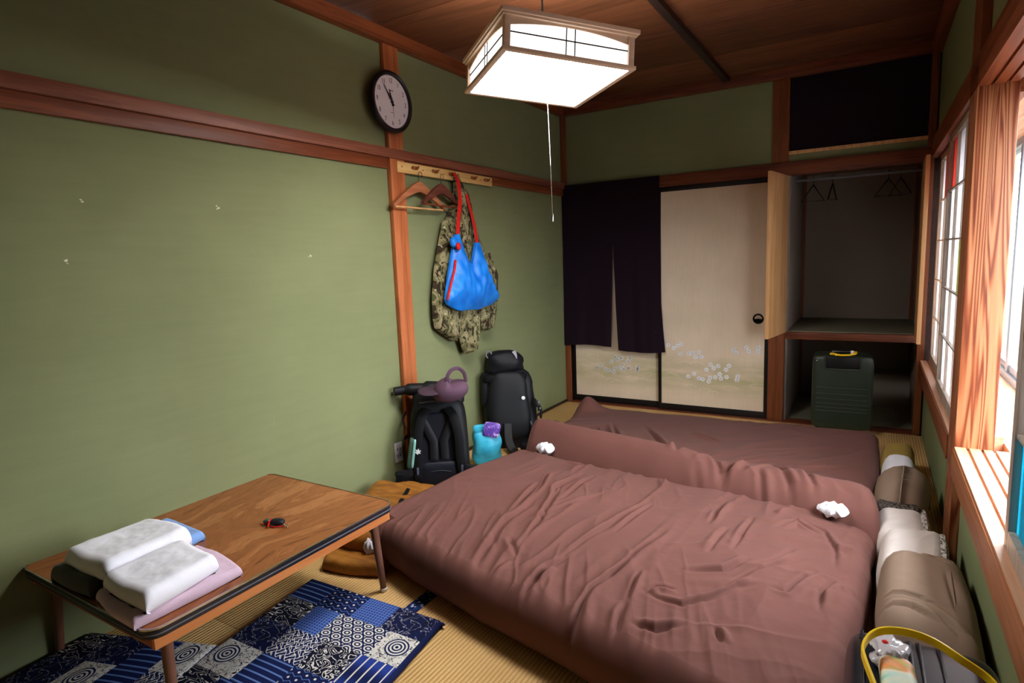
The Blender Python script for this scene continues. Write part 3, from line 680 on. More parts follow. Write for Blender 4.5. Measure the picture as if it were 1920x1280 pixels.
mb = MB(); mb.prism(rrect(-TW+.004, TW-.004, -TL+.004, TL-.004, .04), 'z', TH-.012, TH); mb.build('tabletop', m_tabletop(), tb)
BAND = plain('black_edge_band', rgb(30, 30, 38), .3, .5)
def ring(r0, outer, z0, z1, mat, name):
    a = rrect(-outer[0], outer[0], -outer[1], outer[1], .045); b = rrect(-outer[0]+r0, outer[0]-r0, -outer[1]+r0, outer[1]-r0, .045-r0*.6); k = len(a)
    vs = [(x, y, z0) for x, y in a]+[(x, y, z1) for x, y in a]+[(x, y, z0) for x, y in b]+[(x, y, z1) for x, y in b]; fs = []
    for i in range(k):
        j = (i+1) % k; fs += [(i, j, k+j, k+i), (2*k+j, 2*k+i, 3*k+i, 3*k+j), (k+i, k+j, 3*k+j, 3*k+i), (j, i, 2*k+i, 2*k+j)]
    MB().add(vs, fs).build(name, mat, tb)
ring(.006, (TW, TL), TH-.028, TH-.003, BAND, 'edge_band'); ring(.004, (TW+.0015, TL+.0015), TH-.003, TH+.002, CHROME, 'metal_edge_strip'); ring(.003, (TW+.0015, TL+.0015), TH-.018, TH-.015, plain('grey_line', rgb(110, 110, 120), .4), 'edge_line')
APR = wood('apron_ply', rgb(196, 112, 58), rgb(226, 146, 86), 'y', .8); APRX = wood('apron_ply_x', rgb(150, 84, 44), rgb(186, 112, 64), 'x', .8)
for s in (-1, 1):
    boxo('apron', s*(TW-.022)-.008, s*(TW-.022)+.008, -TL+.02, TL-.02, TH-.064, TH-.012, APR, tb)
    boxo('apron', -TW+.034, TW-.034, s*(TL-.03)-.008, s*(TL-.03)+.008, TH-.064, TH-.012, APRX, tb)
LEGM = plain('brown_painted_steel', rgb(118, 78, 62), .35, .45, var=.05)
for sx_ in (-1, 1):
    for sy_ in (-1, 1):
        tx, ty = sx_*(TW-.055), sy_*(TL-.07); bx_, by_ = tx+sx_*.02, ty+sy_*.012
        l = MB().tube([(tx, ty, TH-.05), (bx_, by_, .014)], [.0165, .012], 16).build('leg', LEGM, tb)
        MB().lathe([(.0125, 0), (.014, .003), (.014, .014), (.011, .016)], 16, Matrix.Translation((bx_, by_, 0))).build('foot_cap', WHITEPL, l, label='white rubber foot cap')
zt = TH+.001
def tow(label, quad, z, h, mat, seed, R=.018, group='folded towels on the low table'):
    o = soft_slab('folded_towel', quad, z, h, R, 60, 50, mat, dz=lambda X, Y: .017*fbm(X*9, Y*9, seed, 4)+.0008*fbm(X*70, Y*70, seed+1, 2), wob=.014, seed=seed, corner=.04, label=label, cat='towel', group=group)
    # fold line around the side
    return o
tow('blue folded towel under the white towel farther from the camera', [(.19, -3.92), (.40, -3.84), (.37, -3.57), (.13, -3.57)], zt, .038, TERRYB, 61)
tow('charcoal folded towel at the table end below the back white towel', [(.19, -3.955), (.43, -3.957), (.44, -3.80), (.21, -3.80)], zt+.001, .052, TERRYK, 63)
tow('thick white folded towel on the left of the pile, over the blue one', [(.23, -3.945), (.475, -3.93), (.45, -3.66), (.225, -3.67)], zt+.044, .062, TERRYW, 65, .028)
tow('pink folded towel, bottom of the stack at the table front', [(.44, -3.955), (.70, -3.975), (.695, -3.655), (.43, -3.63)], zt, .034, TERRYP, 67, .015)
tow('second white folded towel in front, on top of the pink one', [(.46, -3.935), (.715, -3.955), (.67, -3.72), (.45, -3.70)], zt+.034, .055, TERRYW, 69, .026)
# trinket: black oval pouch with red cord, green bead and key rings
kc = empty('key_pouch', (.475, -3.385, TH+.002), (0, 0, .3), label='small black oval key pouch with red cord and green bead on the table', cat='pouch')
MB().superq((.012, 0, .010), (.028, .019, .010), .8, .9, 20).build('pouch_body', NAVYN, kc)
MB().superq((-.03, .0, .008), (.014, .012, .009), .9, .9, 14).build('bead', plain('green_bead', rgb(50, 84, 72), .2, .6), kc, label='dark green glassy bead')
mb = MB(); mb.tube([(-.05, -.012, .002), (-.03, -.016, .004), (-.014, -.012, .016), (-.006, -.02, .002), (.02, -.026, .002), (.045, -.014, .003)], .002, 6); mb.tube([(-.012, .0, .02), (-.01, -.02, .01), (-.006, -.03, .002)], .0025, 6); mb.build('cord', RED, kc)
mb = MB(); mb.tube([(.048+.008*math.cos(t), -.006+.008*math.sin(t), .003) for t in [2*math.pi*i/12 for i in range(12)]], .0014, 6, closed=True); mb.tube([(.06+.006*math.cos(t), -.016+.006*math.sin(t), .003) for t in [2*math.pi*i/12 for i in range(12)]], .0014, 6, closed=True); mb.build('key_ring', plain('pale_brass', rgb(226, 186, 150), .25, .5, 1.), kc)

# ------------------------------------------------------------------ indigo patchwork cushions
NAVY = rgb(20, 30, 74); NAVYD = rgb(18, 20, 40); BL = rgb(40, 62, 140); WH = rgb(214, 212, 204); LB = rgb(92, 122, 178)
def hexd(m, x, y, s):
    def rect(ox, oy):
        a = (x/s+ox).mod(1.)-.5; b = (y/(s*1.732)+oy).mod(1.)-.5; b = b*1.732
        return (a*a+b*b).sqrt(), b
    return rect(0., 0.), rect(.5, .5)
def pat(kind):
    m = Mat('indigo_'+kind, .85, .1); u = m.tc.outputs['UV']; x, y, z = m.xyz(u); n = m.noise(1, 3, .5, m.map((40, 40, 1), src=u), 1.)
    if kind == 'stripes': c = m.mix(((x*190).sin()).gt(.86), (y*30).sin().ramp((0, BL), (1, NAVY)), WH)
    elif kind == 'dark_stripes': c = m.mix(((y*260).sin()).gt(.72), NAVY, LB)
    elif kind == 'check': c = m.mix(((x*520).sin()).gt(.6), m.mix(((y*520).sin()).gt(.6), BL, LB), LB)
    elif kind == 'tortoise':
        (a, _), (b, _) = hexd(m, x, y, .034); d = a.min(b); c = m.mix((a-b).abs().lt(.07), NAVY, LB); c = m.mix(d.lt(.13), c, WH)
    elif kind == 'scales':
        (a, ya), (b, yb) = hexd(m, x*.85, y*1.15+.0, .040); d = a.min(b)
        c = m.mix((d*24).sin().gt(.0), NAVY, WH)
    elif kind == 'arabesque': c = m.mix((m.noise(1, 1, .5, m.map((34, 34, 1), src=u), .6)*38).sin().gt(.72), NAVYD, WH)
    elif kind == 'waves': c = m.mix((m.noise(1, 1, .5, m.map((14, 30, 1), src=u), 1.2)*46).sin().gt(.84), NAVYD, WH)
    elif kind == 'lattice':
        a = (x*150+(y*150).sin()*1.6).sin().abs(); b = (y*130+(x*150).sin()*1.6).sin().abs(); c = m.mix(a.min(b).lt(.28), NAVY, WH)
    elif kind == 'white_floral':
        dx = x-.07; dy = y-.075; d = (dx*dx+dy*dy).sqrt(); ringm = (d*520).sin().gt(0.)*d.lt(.042)
        c = m.mix((n*36).sin().gt(.80), WH, NAVYD); c = m.mix(d.lt(.042), c, WH); c = m.mix(ringm, c, NAVY)
    else:
        c = m.mix((m.noise(1, 2, .5, m.map((26, 26, 1), src=u), .8)*30).sin().gt(.93), n.ramp((.3, NAVYD), (.7, NAVY)), rgb(150, 152, 168))
    m.color(c); m.bump(m.noise(900, 1), .2, .0006); return m.m
PAT = {k: pat(k) for k in ('stripes', 'dark_stripes', 'check', 'tortoise', 'scales', 'arabesque', 'waves', 'lattice', 'white_floral', 'dark_floral')}
NAVYF = fabric('navy_cotton', NAVY, .85)
def zabuton(label, quad, th, layout, seed):
    base = soft_slab('patchwork_cushion', quad, 0, th, th*.5, 40, 40, NAVYF, wob=.003, seed=seed, label=label, cat='cushion', group='indigo patchwork floor cushions')
    A, B, C_, D = [np.array(q) for q in quad]; R_ = 1.0
    Lx = np.linalg.norm(B-A); Ly = np.linalg.norm(D-A)
    def P(a, b): return (A*(1-a)+B*a)*(1-b)+(D*(1-a)+C_*a)*b
    rows = len(layout)
    for j, row in enumerate(layout):
        b0, b1 = j/rows, (j+1)/rows; x = 0.; tot = sum(w for _, w in row)
        for k, w in row:
            a0, a1 = x/tot, (x+w)/tot; x += w; N = 10; vs = []; uvs = []
            for i in range(N+1):
                for l in range(N+1):
                    s, t = i/N, l/N; a = a0+(a1-a0)*s; b = b0+(b1-b0)*t
                    a_ = min(max(a, .012), .988); b_ = min(max(b, .012), .988); p = P(a_, b_)
                    ed = min(a_*Lx, (1-a_)*Lx, b_*Ly, (1-b_)*Ly); e = min(1, ed/(th*.5)); zz = th*(.5+.5*math.sqrt(max(0, 1-(1-e)**2)))
                    puff = .003*math.sqrt(max(0, min(s, 1-s)*min(t, 1-t)*4)); vs.append((p[0], p[1], zz+.0012+puff)); uvs.append(((a-a0)*Lx, (b-b0)*Ly))
            fs = [(i*(N+1)+l, (i+1)*(N+1)+l, (i+1)*(N+1)+l+1, i*(N+1)+l+1) for i in range(N) for l in range(N)]
            me = bpy.data.meshes.new('patch'); me.from_pydata(vs, [], fs); ul = me.uv_layers.new(name='uv')
            for lp in me.loops: ul.data[lp.index].uv = uvs[lp.vertex_index]
            me.update(); link_mesh('patch', me, PAT[k], base, smooth=True)
    return base
z1_ = zabuton('indigo patchwork floor cushion at the right, its corner on bare tatami', [(.50, -3.86), (1.13, -3.84), (1.045, -3.175), (.405, -3.19)], .03,
  [[('waves', 1), ('dark_stripes', 1.1), ('tortoise', 1.2), ('stripes', 1)],
   [('white_floral', 1.2), ('dark_stripes', 1), ('tortoise', 1), ('stripes', 1.1)],
   [('dark_floral', 1.1), ('lattice', 1), ('arabesque', 1), ('stripes', 1)],
   [('waves', 1), ('check', .7), ('scales', 1.4), ('white_floral', .8)],
   [('dark_stripes', 1), ('tortoise', 1.1), ('check', .9), ('dark_floral', 1.2)]], 71)
z2_ = zabuton('indigo patchwork floor cushion mostly in shadow under the near end of the table', [(.06, -4.36), (.66, -4.24), (.475, -3.63), (.005, -3.80)], .036,
  [[('dark_floral', 1), ('white_floral', 1.1), ('scales', 1.2), ('stripes', 1)],
   [('white_floral', 1), ('waves', 1.1), ('arabesque', 1), ('scales', 1.1)],
   [('dark_floral', 1.3), ('white_floral', 1), ('dark_stripes', 1), ('lattice', 1)],
   [('waves', 1), ('dark_floral', 1.2), ('dark_stripes', .9), ('white_floral', 1)]], 73)
MB().superq((1.043, -3.178, .014), (.014, .006, .005), .8, .9, 10).build('corner_tassel', NAVYF, z1_)

# ------------------------------------------------------------------ wall clock
ck = empty('wall_clock', (.045, -2.148, 2.098), (math.pi/2, 0, math.pi/2), label='round wall clock with a black rim and white dial on the cedar post', cat='clock')
MB().lathe([(0, -.012), (.140, -.012), (.155, -.006), (.160, .008), (.155, .022), (.145, .028), (.136, .024), (.132, .012), (0, .012)], 64).build('rim', plain('clock_rim', rgb(20, 18, 24), .3, .4), ck)
MB().lathe([(.1325, .0125), (.1325, .0135)], 64).build('dial', plain('dial_white', rgb(236, 234, 242), .5, .2, var=.02), ck)
INK = plain('clock_ink', rgb(36, 32, 44), .6)
def text(name, body, size, loc, mat, parent, rot=(0, 0, 0), sx_=1.):
    c = bpy.data.curves.new(name, 'FONT'); c.body = body; c.size = size; c.align_x = 'CENTER'; c.align_y = 'CENTER'; c.extrude = .0002
    o = bpy.data.objects.new(name, c); COL.objects.link(o)
    dg = bpy.context.evaluated_depsgraph_get(); me = bpy.data.meshes.new_from_object(o.evaluated_get(dg)); bpy.data.objects.remove(o)
    q = link_mesh(name, me, mat, parent); q.location = loc; q.rotation_euler = rot; q.scale = (sx_, 1, 1); return q
for k in range(1, 13):
    a = math.pi/2-k*math.pi/6
    text('numeral', str(k), .034, (.108*math.cos(a), .108*math.sin(a), .0138), INK, ck, sx_=.8)
MB().box(-.017, -.011, .055, .061, .0138, .0142).box(-.009, -.004, .055, .060, .0138, .0142).box(-.002, .002, .055, .060, .0138, .0142).box(.004, .008, .055, .060, .0138, .0142).box(.010, .015, .055, .060, .0138, .0142).build('small_mark', INK, ck)
MB().box(-.012, .012, -.056, -.053, .0138, .0142).build('small_mark', plain('faint_ink', rgb(140, 138, 150), .6), ck)
def hand(deg, L, w, z, name):
    M = Matrix.Rotation(-math.radians(deg), 4, 'Z'); MB().prism([(-w, -.022), (w, -.022), (w*.9, L*.5), (w*.3, L), (-w*.3, L), (-w*.9, L*.5)], 'z', z, z+.001, M).build(name, INK, ck)
hand(346, .062, .0055, .016, 'hour_hand'); hand(323, .098, .004, .0185, 'minute_hand'); hand(178, .085, .0009, .0205, 'second_hand')
MB().lathe([(.007, .0135), (.007, .0215), (0, .0215)], 16).build('hub', INK, ck)

# ------------------------------------------------------------------ hook board, hangers, trousers, blue bag
hb = empty('hook_board', (0, 0, 0), label='pale pine coat hook board screwed to the wall rail', cat='hook board'); hb.location = (.020, -1.63, 1.775)
mb = MB(); mb.box(0, .014, -.475, .475, -.029, .029, .002); mb.build('board', HOOKWOOD, hb)
HK = plain('brown_hook_wood', rgb(150, 92, 44), .5)
for y in (-1.965, -1.785, -1.62, -1.385, -1.235):
    mb = MB(); Y = y+1.63; mb.superq((.020, Y-.014, .006), (.008, .014, .010), .9, .9, 12); mb.superq((.020, Y+.014, .006), (.008, .014, .010), .9, .9, 12)
    mb.tube([(.014, Y, .0), (.036, Y, -.002), (.046, Y, .006), (.048, Y, .014)], .0045, 8); mb.build('hook', HK, hb)
SCRM = plain('screw_dark', rgb(90, 60, 30), .4)
for y, z in ((-.44, .004), (-.26, .0), (-.06, 0), (.33, .0), (.46, 0)): MB().lathe([(.004, 0), (.0035, .0015), (0, .002)], 10, Matrix.Translation((.014, y, z)) @ Matrix.Rotation(math.pi/2, 4, 'Y')).build('screw', SCRM, hb)
def hanger(loc, rz, L, drop, mat, label, barmat):
    o = empty('coat_hanger', loc, (0, 0, rz), label=label, cat='hanger', group='wooden hangers on the hook board')
    h = L/2; pts_t = []; n_ = 14; up = []; lo = []
    for i in range(n_+1):
        t = -1+2*i/n_; a = abs(t); zt_ = -drop*a**1.25; up.append((t*h, zt_+.012*(1-a)+.006)); lo.append((t*h, zt_-.030*(1-a)**1.0-.010+.028*max(0, 1-a*5)*0))
    poly = up+lo[::-1]
    mb = MB(); mb.prism(poly, 'x', -.009, .009); mb.build('arms', mat, o)
    mb = MB(); zb = -drop-.002; mb.tube([(.0, -h+.02, zb-.004), (0, h-.02, zb-.004)], .0055, 8)
    mb.build('trouser_bar', barmat, o)
    pts = [(0, 0, .01), (0, 0, .040)]+[(0, .016-.016*math.cos(t), .055+.018*math.sin(t)) for t in [math.pi*i/8*1.25 for i in range(9)]]
    MB().tube(pts, .0018, 6).build('wire_hook', CHROME, o); return o
hanger((.058, -1.962, 1.688), 0, .455, .125, wood('hanger_light', rgb(150, 88, 56), rgb(186, 120, 82), 'y', 1.), 'light brown wooden coat hanger nearest the cedar post', PALEWOOD)
hanger((.078, -1.785, 1.690), math.radians(5), .40, .105, wood('hanger_dark', rgb(84, 44, 34), rgb(120, 66, 50), 'y', 1.), 'dark reddish wooden coat hanger partly behind the red strap', REDWOOD)
def drape(name, rows, x, thick, mat, parent, nc=34, fold_=.012, seed=1, vert=True, sub=5, **k):
    """hanging cloth from a table of (z, y_left, y_right): front and back sheets with folds, closed edges"""
    rows = sorted(rows, key=lambda r: -r[0]); zs = []; L = []; R_ = []
    for a, b in zip(rows[:-1], rows[1:]):
        for i in range(sub):
            t = i/sub; zs.append(a[0]+(b[0]-a[0])*t); L.append(a[1]+(b[1]-a[1])*t); R_.append(a[2]+(b[2]-a[2])*t)
    zs.append(rows[-1][0]); L.append(rows[-1][1]); R_.append(rows[-1][2])
    zs, L, R_ = map(np.array, (zs, L, R_)); c = np.linspace(0, 1, nc)
    Y = L[:, None]*(1-c)+R_[:, None]*c; Z = np.repeat(zs[:, None], nc, 1)
    prof = np.sqrt(np.clip(1-(2*c-1)**2, 0, 1))[None, :]; end = np.clip(np.linspace(0, 1, len(zs))*6, .35, 1)[:, None]*np.clip((1-np.linspace(0, 1, len(zs)))*9, .25, 1)[:, None]
    f = fold_*(ridge_noise(c[None, :]*1.+Z*.15, Z, 1, 7, 1.6, 0, seed)-.3)+fold_*.8*fbm(Y*14, Z*14, seed+5, 3)
    X1_ = x+thick*prof*end+f*prof; X0_ = np.full_like(X1_, x-.0)-.004*prof
    n1, n2 = Y.shape
    V = [(X1_[i, j], Y[i, j], Z[i, j]) for i in range(n1) for j in range(n2)]+[(X0_[i, j], Y[i, j], Z[i, j]) for i in range(n1) for j in range(n2)]
    F = []; o = n1*n2
    for i in range(n1-1):
        for j in range(n2-1):
            a = i*n2+j; F += [(a, a+n2, a+n2+1, a+1), (o+a, o+a+1, o+a+n2+1, o+a+n2)]
    for j in range(n2-1): F += [(j, j+1, o+j+1, o+j), ((n1-1)*n2+j+1, (n1-1)*n2+j, o+(n1-1)*n2+j, o+(n1-1)*n2+j+1)]
    mb = MB(); mb.add(V, F, True); return mb.build(name, mat, parent, **k)
tr = empty('camouflage_trousers', (0, 0, 0), label='camouflage trousers hanging from the hook board behind the blue bag', cat='trousers')
drape('waist_panel', [(1.785, -1.60, -1.555), (1.70, -1.60, -1.50), (1.60, -1.63, -1.44), (1.50, -1.70, -1.40), (1.42, -1.76, -1.36), (1.30, -1.80, -1.28), (1.18, -1.83, -1.22), (1.05, -1.85, -1.18), (.95, -1.83, -1.18)], .030, .055, CAMO, tr, seed=5, fold_=.014)
drape('trouser_leg', [(1.50, -1.73, -1.58), (1.38, -1.78, -1.58), (1.22, -1.84, -1.58), (1.05, -1.875, -1.58), (.93, -1.880, -1.60), (.86, -1.865, -1.62), (.815, -1.80, -1.63), (.76, -1.70, -1.65)], .035, .060, CAMO, tr, seed=7)
drape('trouser_leg', [(1.10, -1.66, -1.45), (.95, -1.655, -1.42), (.85, -1.65, -1.43), (.76, -1.64, -1.46), (.70, -1.62, -1.49), (.665, -1.60, -1.50)], .050, .060, CAMO, tr, seed=9)
drape('trouser_leg', [(1.30, -1.44, -1.22), (1.15, -1.44, -1.17), (1.0, -1.45, -1.18), (.90, -1.45, -1.21), (.82, -1.43, -1.25), (.785, -1.41, -1.28)], .040, .055, CAMO, tr, seed=11)
bb_ = empty('blue_drawstring_bag', (0, 0, 0), label='bright blue nylon bag with red straps hanging on the hook board', cat='bag')
def bag_mesh():
    n1, n2 = 60, 44; V = []; F = []
    for i in range(n1+1):
        c = i/n1; y = -1.865+.575*c
        top = 1.03
        # top outline: two peaks where the straps join, a slack notch between
        P_ = [(-1.865, 1.03), (-1.82, 1.17), (-1.775, 1.30), (-1.735, 1.41), (-1.70, 1.415), (-1.655, 1.32), (-1.61, 1.245), (-1.575, 1.23), (-1.545, 1.30), (-1.52, 1.365), (-1.485, 1.365), (-1.44, 1.27), (-1.39, 1.17), (-1.335, 1.08), (-1.29, 1.02)]
        for a, b in zip(P_[:-1], P_[1:]):
            if a[0] <= y <= b[0]+1e-9: top = a[1]+(b[1]-a[1])*(y-a[0])/(b[0]-a[0])
        q = (2*c-1); bot = 1.035-.085*math.sqrt(max(0, 1-abs(q)**2.6))+.004*math.sin(c*20)
        for sgn in (1, -1):
            for j in range(n2+1):
                t = j/n2; z = top+(bot-top)*t
                full = math.sin(math.pi*min(1, t*.80+.14))**.8*math.sqrt(max(0, 1-abs(q)**3)); full *= .35+.65*min(1, t*1.5)
                fo = .007*math.sin((y+1.6)*150*(.35+.65*t)+2*math.sin(z*14))*(1-t)*.9+.004*math.sin(y*70+z*40)+.012*float(fbm(np.array([y*16]), np.array([z*9]), 3, 3)[0])
                edge = min(1, t*8, (1-t)*8, c*10, (1-c)*10)
                x = .118+(.088*full+fo*edge if sgn > 0 else -.030*full)
                V.append((x, y, z))
    w_ = n2+1
    for i in range(n1):
        for j in range(n2):
            for s in (0, 1):
                a = (i*2+s)*w_+j; b = ((i+1)*2+s)*w_+j; F.append((a, b, b+1, a+1) if s else (a, a+1, b+1, b))
        for j in (0, n2):
            a = (i*2)*w_+j; b = (i*2+1)*w_+j; c_ = ((i+1)*2+1)*w_+j; d = ((i+1)*2)*w_+j; F.append((a, b, c_, d))
    for i in (0, n1):
        for j in range(n2):
            a = (i*2)*w_+j; b = (i*2+1)*w_+j; F.append((a, a+1, b+1, b))
    mb = MB(); mb.add(V, F, True); return mb.build('bag_body', BLUEB, bb_)
bag_mesh()
MB().ribbon([(.066, -1.635, 1.785), (.100, -1.642, 1.74), (.125, -1.662, 1.62), (.125, -1.690, 1.50), (.125, -1.712, 1.39)], .034, .003, (0, 1, 0)).build('strap', RED, bb_)
MB().ribbon([(.100, -1.56, 1.66), (.112, -1.535, 1.55), (.120, -1.515, 1.46), (.125, -1.502, 1.34)], .026, .003, (0, 1, .2)).ribbon([(.10, -1.545, 1.60), (.115, -1.50, 1.46), (.12, -1.485, 1.34)], .016, .003, (0, 1, .2)).build('strap', RED, bb_)
MB().tube([(.150, -1.775, 1.26), (.152, -1.79, 1.21), (.152, -1.83, 1.13), (.150, -1.858, 1.07), (.145, -1.866, 1.03)], .007, 8).build('red_edge_cord', RED, bb_)
kb = MB().superq((.145, -1.775, 1.365), (.02, .032, .030), .8, .8, 16).build('gathered_knot', BLUEB, bb_)
MB().superq((.168, -1.765, 1.340), (.010, .018, .022), .7, .7, 12).build('red_toggle', RED, bb_)

# ------------------------------------------------------------------ hanging lamp
LM = cam_matrix  # noqa
a_, b_, c_ = .8708, .0739, -.0244
lamp_rot = (Matrix.Rotation(a_, 4, 'Z') @ Matrix.Rotation(b_, 4, 'Y') @ Matrix.Rotation(c_, 4, 'X')).to_euler()
lp = empty('pendant_lamp', (1.1282, -2.4562, 1.9391), lamp_rot, label='square wooden framed pendant ceiling lamp glowing white', cat='lamp')
LB_ = wood('lamp_frame_pine', rgb(240, 206, 178), rgb(252, 228, 204), 'x', 1.2)
s_, hh = .26, .139
def square_ring(mb, o, i, z0, z1):
    mb.box(-o, o, -o, -i, z0, z1, .002); mb.box(-o, o, i, o, z0, z1, .002); mb.box(-o, -i, -i, i, z0, z1, .002); mb.box(i, o, -i, i, z0, z1, .002)
mb = MB(); square_ring(mb, s_, s_-.020, 0, .014); mb.build('bottom_frame', LB_, lp)
mb = MB(); square_ring(mb, s_+.008, s_-.012, hh-.014, hh+.002); square_ring(mb, s_+.001, s_-.012, hh-.022, hh-.013); mb.build('top_frame', LB_, lp)
for sx_ in (-1, 1):
    for sy_ in (-1, 1):
        mb = MB(); mb.box(sx_*(s_-.030), sx_*(s_-.006), sy_*(s_-.030), sy_*(s_-.006), .014, hh-.02, .003)
        mb.build('corner_post', LB_, lp)
DARKL = plain('lamp_thin_bar', rgb(60, 44, 40), .6)
GLOW = bpy.data.materials.new('lamp_diffuser'); GLOW.use_nodes = True; _t = GLOW.node_tree; _t.nodes.clear()
_o = _t.nodes.new('ShaderNodeOutputMaterial'); _e = _t.nodes.new('ShaderNodeEmission'); _e.inputs[0].default_value = (1, .97, .96, 1); _e.inputs[1].default_value = LAMP; _t.links.new(_e.outputs[0], _o.inputs[0])
GLOW2 = GLOW.copy(); GLOW2.name = 'lamp_side_paper'; GLOW2.node_tree.nodes['Emission'].inputs[1].default_value = 2.0
boxo('bottom_diffuser', -s_+.020, s_-.020, -s_+.020, s_-.020, .004, .008, GLOW, lp, b=0)
for k in range(4):
    M = Matrix.Rotation(k*math.pi/2, 4, 'Z'); d = s_-.018
    mb = MB(); mb.box(-d+.008, d-.008, -d, -d+.003, .012, hh-.016, 0, M); mb.build('side_paper', GLOW2, lp)
    arc = [(-(s_-.03), hh-.016), (-(s_-.03), hh-.050)]+[(t*(s_-.03), hh-.050+.022*(1-t*t)) for t in [i/8 for i in range(-7, 8)]]+[(s_-.03, hh-.050), (s_-.03, hh-.016)]
    mb = MB(); mb.prism(arc[::-1], 'y', -d-.006, -d-.001, M); mb.build('arched_board', LB_, lp)
    mb = MB(); mb.box(-d, d, -d-.004, -d-.0005, .066, .070, 0, M); mb.box(-.019, -.015, -d-.003, -d-.0005, .012, hh-.02, 0, M); mb.box(.015, .019, -d-.003, -d-.0005, .012, hh-.02, 0, M); mb.build('thin_bar', DARKL, lp)
M_ = lamp_rot.to_matrix().to_4x4(); M_.translation = (1.1282, -2.4562, 1.9391); MI = M_.inverted()
def loc_(p): return MI @ Vector(p)
MB().tube([loc_((1.128, -2.456, 1.945)), loc_((1.137, -2.451, 1.847)), loc_((1.141, -2.449, 1.62))], .0012, 6).build('pull_cord', WHITEPL, lp)
MB().tube([loc_((1.141, -2.449, 1.62)), loc_((1.143, -2.448, 1.43))], .0007, 6).build('thin_cord', plain('grey_cord', rgb(130, 120, 110), .6), lp)
_p = loc_((1.143, -2.448, 1.408)); MB().lathe([(0, .022), (.003, .02), (.0045, .004), (.004, -.010), (0, -.012)], 10, Matrix.Translation(_p)).build('cord_pull', CHROME, lp)
MB().tube([loc_((1.128, -2.456, 2.06)), loc_((1.128, -2.456, ZC))], .004, 8).build('power_cord', PLASTB, lp)
MB().lathe([(0, 0), (.045, 0), (.05, .02), (.045, .03)], 24, MI @ Matrix.Translation((1.128, -2.456, ZC-.032))).build('ceiling_rose', PLASTB, lp)
mb = MB(); mb.tube([(-s_, 0, hh-.008), (s_, 0, hh-.008)], .006, 8); mb.box(-.05, .05, -.05, .05, hh-.02, hh-.002, .003); mb.build('cross_bar', LB_, lp)

# ------------------------------------------------------------------ noren curtain and cabinet curtain
nr = empty('noren_curtain', (0, 0, 0), label='dark plum split noren curtain hanging over the left sliding door', cat='curtain')
def sheet(name, x0, x1, z0, z1, y, parent, nx=44, nz=50, seed=1, flare=0., amp=.010, hem=.01):
    V = []; F = []
    for s in (0, 1):
        for i in range(nx+1):
            for j in range(nz+1):
                c = i/nx; t = j/nz; top = 1-t
                xa, xb = x0(t), x1(t); x = xa+(xb-xa)*c
                zz = z1-(z1-z0)*t-hem*math.sin(c*3.1)*t**4
                d = amp*t**.8*(math.sin(c*9+seed)+.5*math.sin(c*21+t*2+seed))+.006*float(fbm(np.array([x*9]), np.array([zz*5]), seed, 3)[0])
                V.append((x, y-.006-abs(amp)*1.6*t+d*.8-(0 if s else .0022), zz))
    w_ = nz+1; o = (nx+1)*w_
    for i in range(nx):
        for j in range(nz): a = i*w_+j; F += [(a, a+w_, a+w_+1, a+1), (o+a, o+a+1, o+a+w_+1, o+a+w_)]
    for j in range(nz): F += [(j, j+1, o+j+1, o+j), (nx*w_+j, o+nx*w_+j, o+nx*w_+j+1, nx*w_+j+1)]
    for i in range(nx): a = i*w_; F += [(a, o+a, o+a+w_, a+w_), (a+nz, a+w_+nz, o+a+w_+nz, o+a+nz)]
    mb = MB(); mb.add(V, F, True); return mb.build(name, NOREN, parent)
sheet('top_band', lambda t: .008, lambda t: .838, 1.34, 1.845, -.030, nr, seed=2, amp=.002, nz=20, hem=0)
sheet('left_panel', lambda t: .010-.004*t, lambda t: .452-.018*t, .500, 1.345, -.032, nr, seed=3, amp=.007, hem=-.012)
sheet('right_panel', lambda t: .460+.040*t**1.3, lambda t: .838+.048*t**2, .478, 1.345, -.032, nr, seed=5, amp=.011, hem=.012)
MB().tube([(.006, -.033, 1.838), (.842, -.033, 1.838)], .005, 8).build('curtain_rod', DARKWOOD, nr)
cc_ = empty('cabinet_curtain', (0, 0, 0), label='dark cloth covering the upper cabinet opening above the closet', cat='curtain')
sheet('cloth_panel', lambda t: 1.744, lambda t: 2.135, 1.918, 2.40, .012, cc_, seed=7, amp=.004, nz=20)
sheet('cloth_panel', lambda t: 2.125, lambda t: 2.533, 1.918, 2.40, .012, cc_, seed=9, amp=.004, nz=20)

# ------------------------------------------------------------------ wire hangers on the closet rail
def tri_hanger(x, rz, w_, label):
    o = empty('closet_hanger', (x, .307, 1.755), (0, 0, rz), label=label, cat='hanger', group='black hangers in the closet')
    MB().tube([(0, 0, -.05), (-w_, 0, -.165), (w_, 0, -.165), (0, 0, -.05)], .005, 6).build('frame', PLASTB, o)
    MB().tube([(0, 0, -.05), (0, 0, -.02), (0, .012, -.002), (0, 0, .010), (0, -.012, 0)], .002, 6).build('hook', PLASTB, o)
tri_hanger(1.875, .25, .075, 'thin black triangular hanger at the far left of the closet rail')
tri_hanger(2.00, 1.25, .075, 'black hanger turned edge-on, second from the left on the closet rail')
tri_hanger(2.34, .35, .085, 'black triangular hanger on the right part of the closet rail')
tri_hanger(2.41, -.7, .085, 'black hanger twisted toward the window, rightmost on the closet rail')

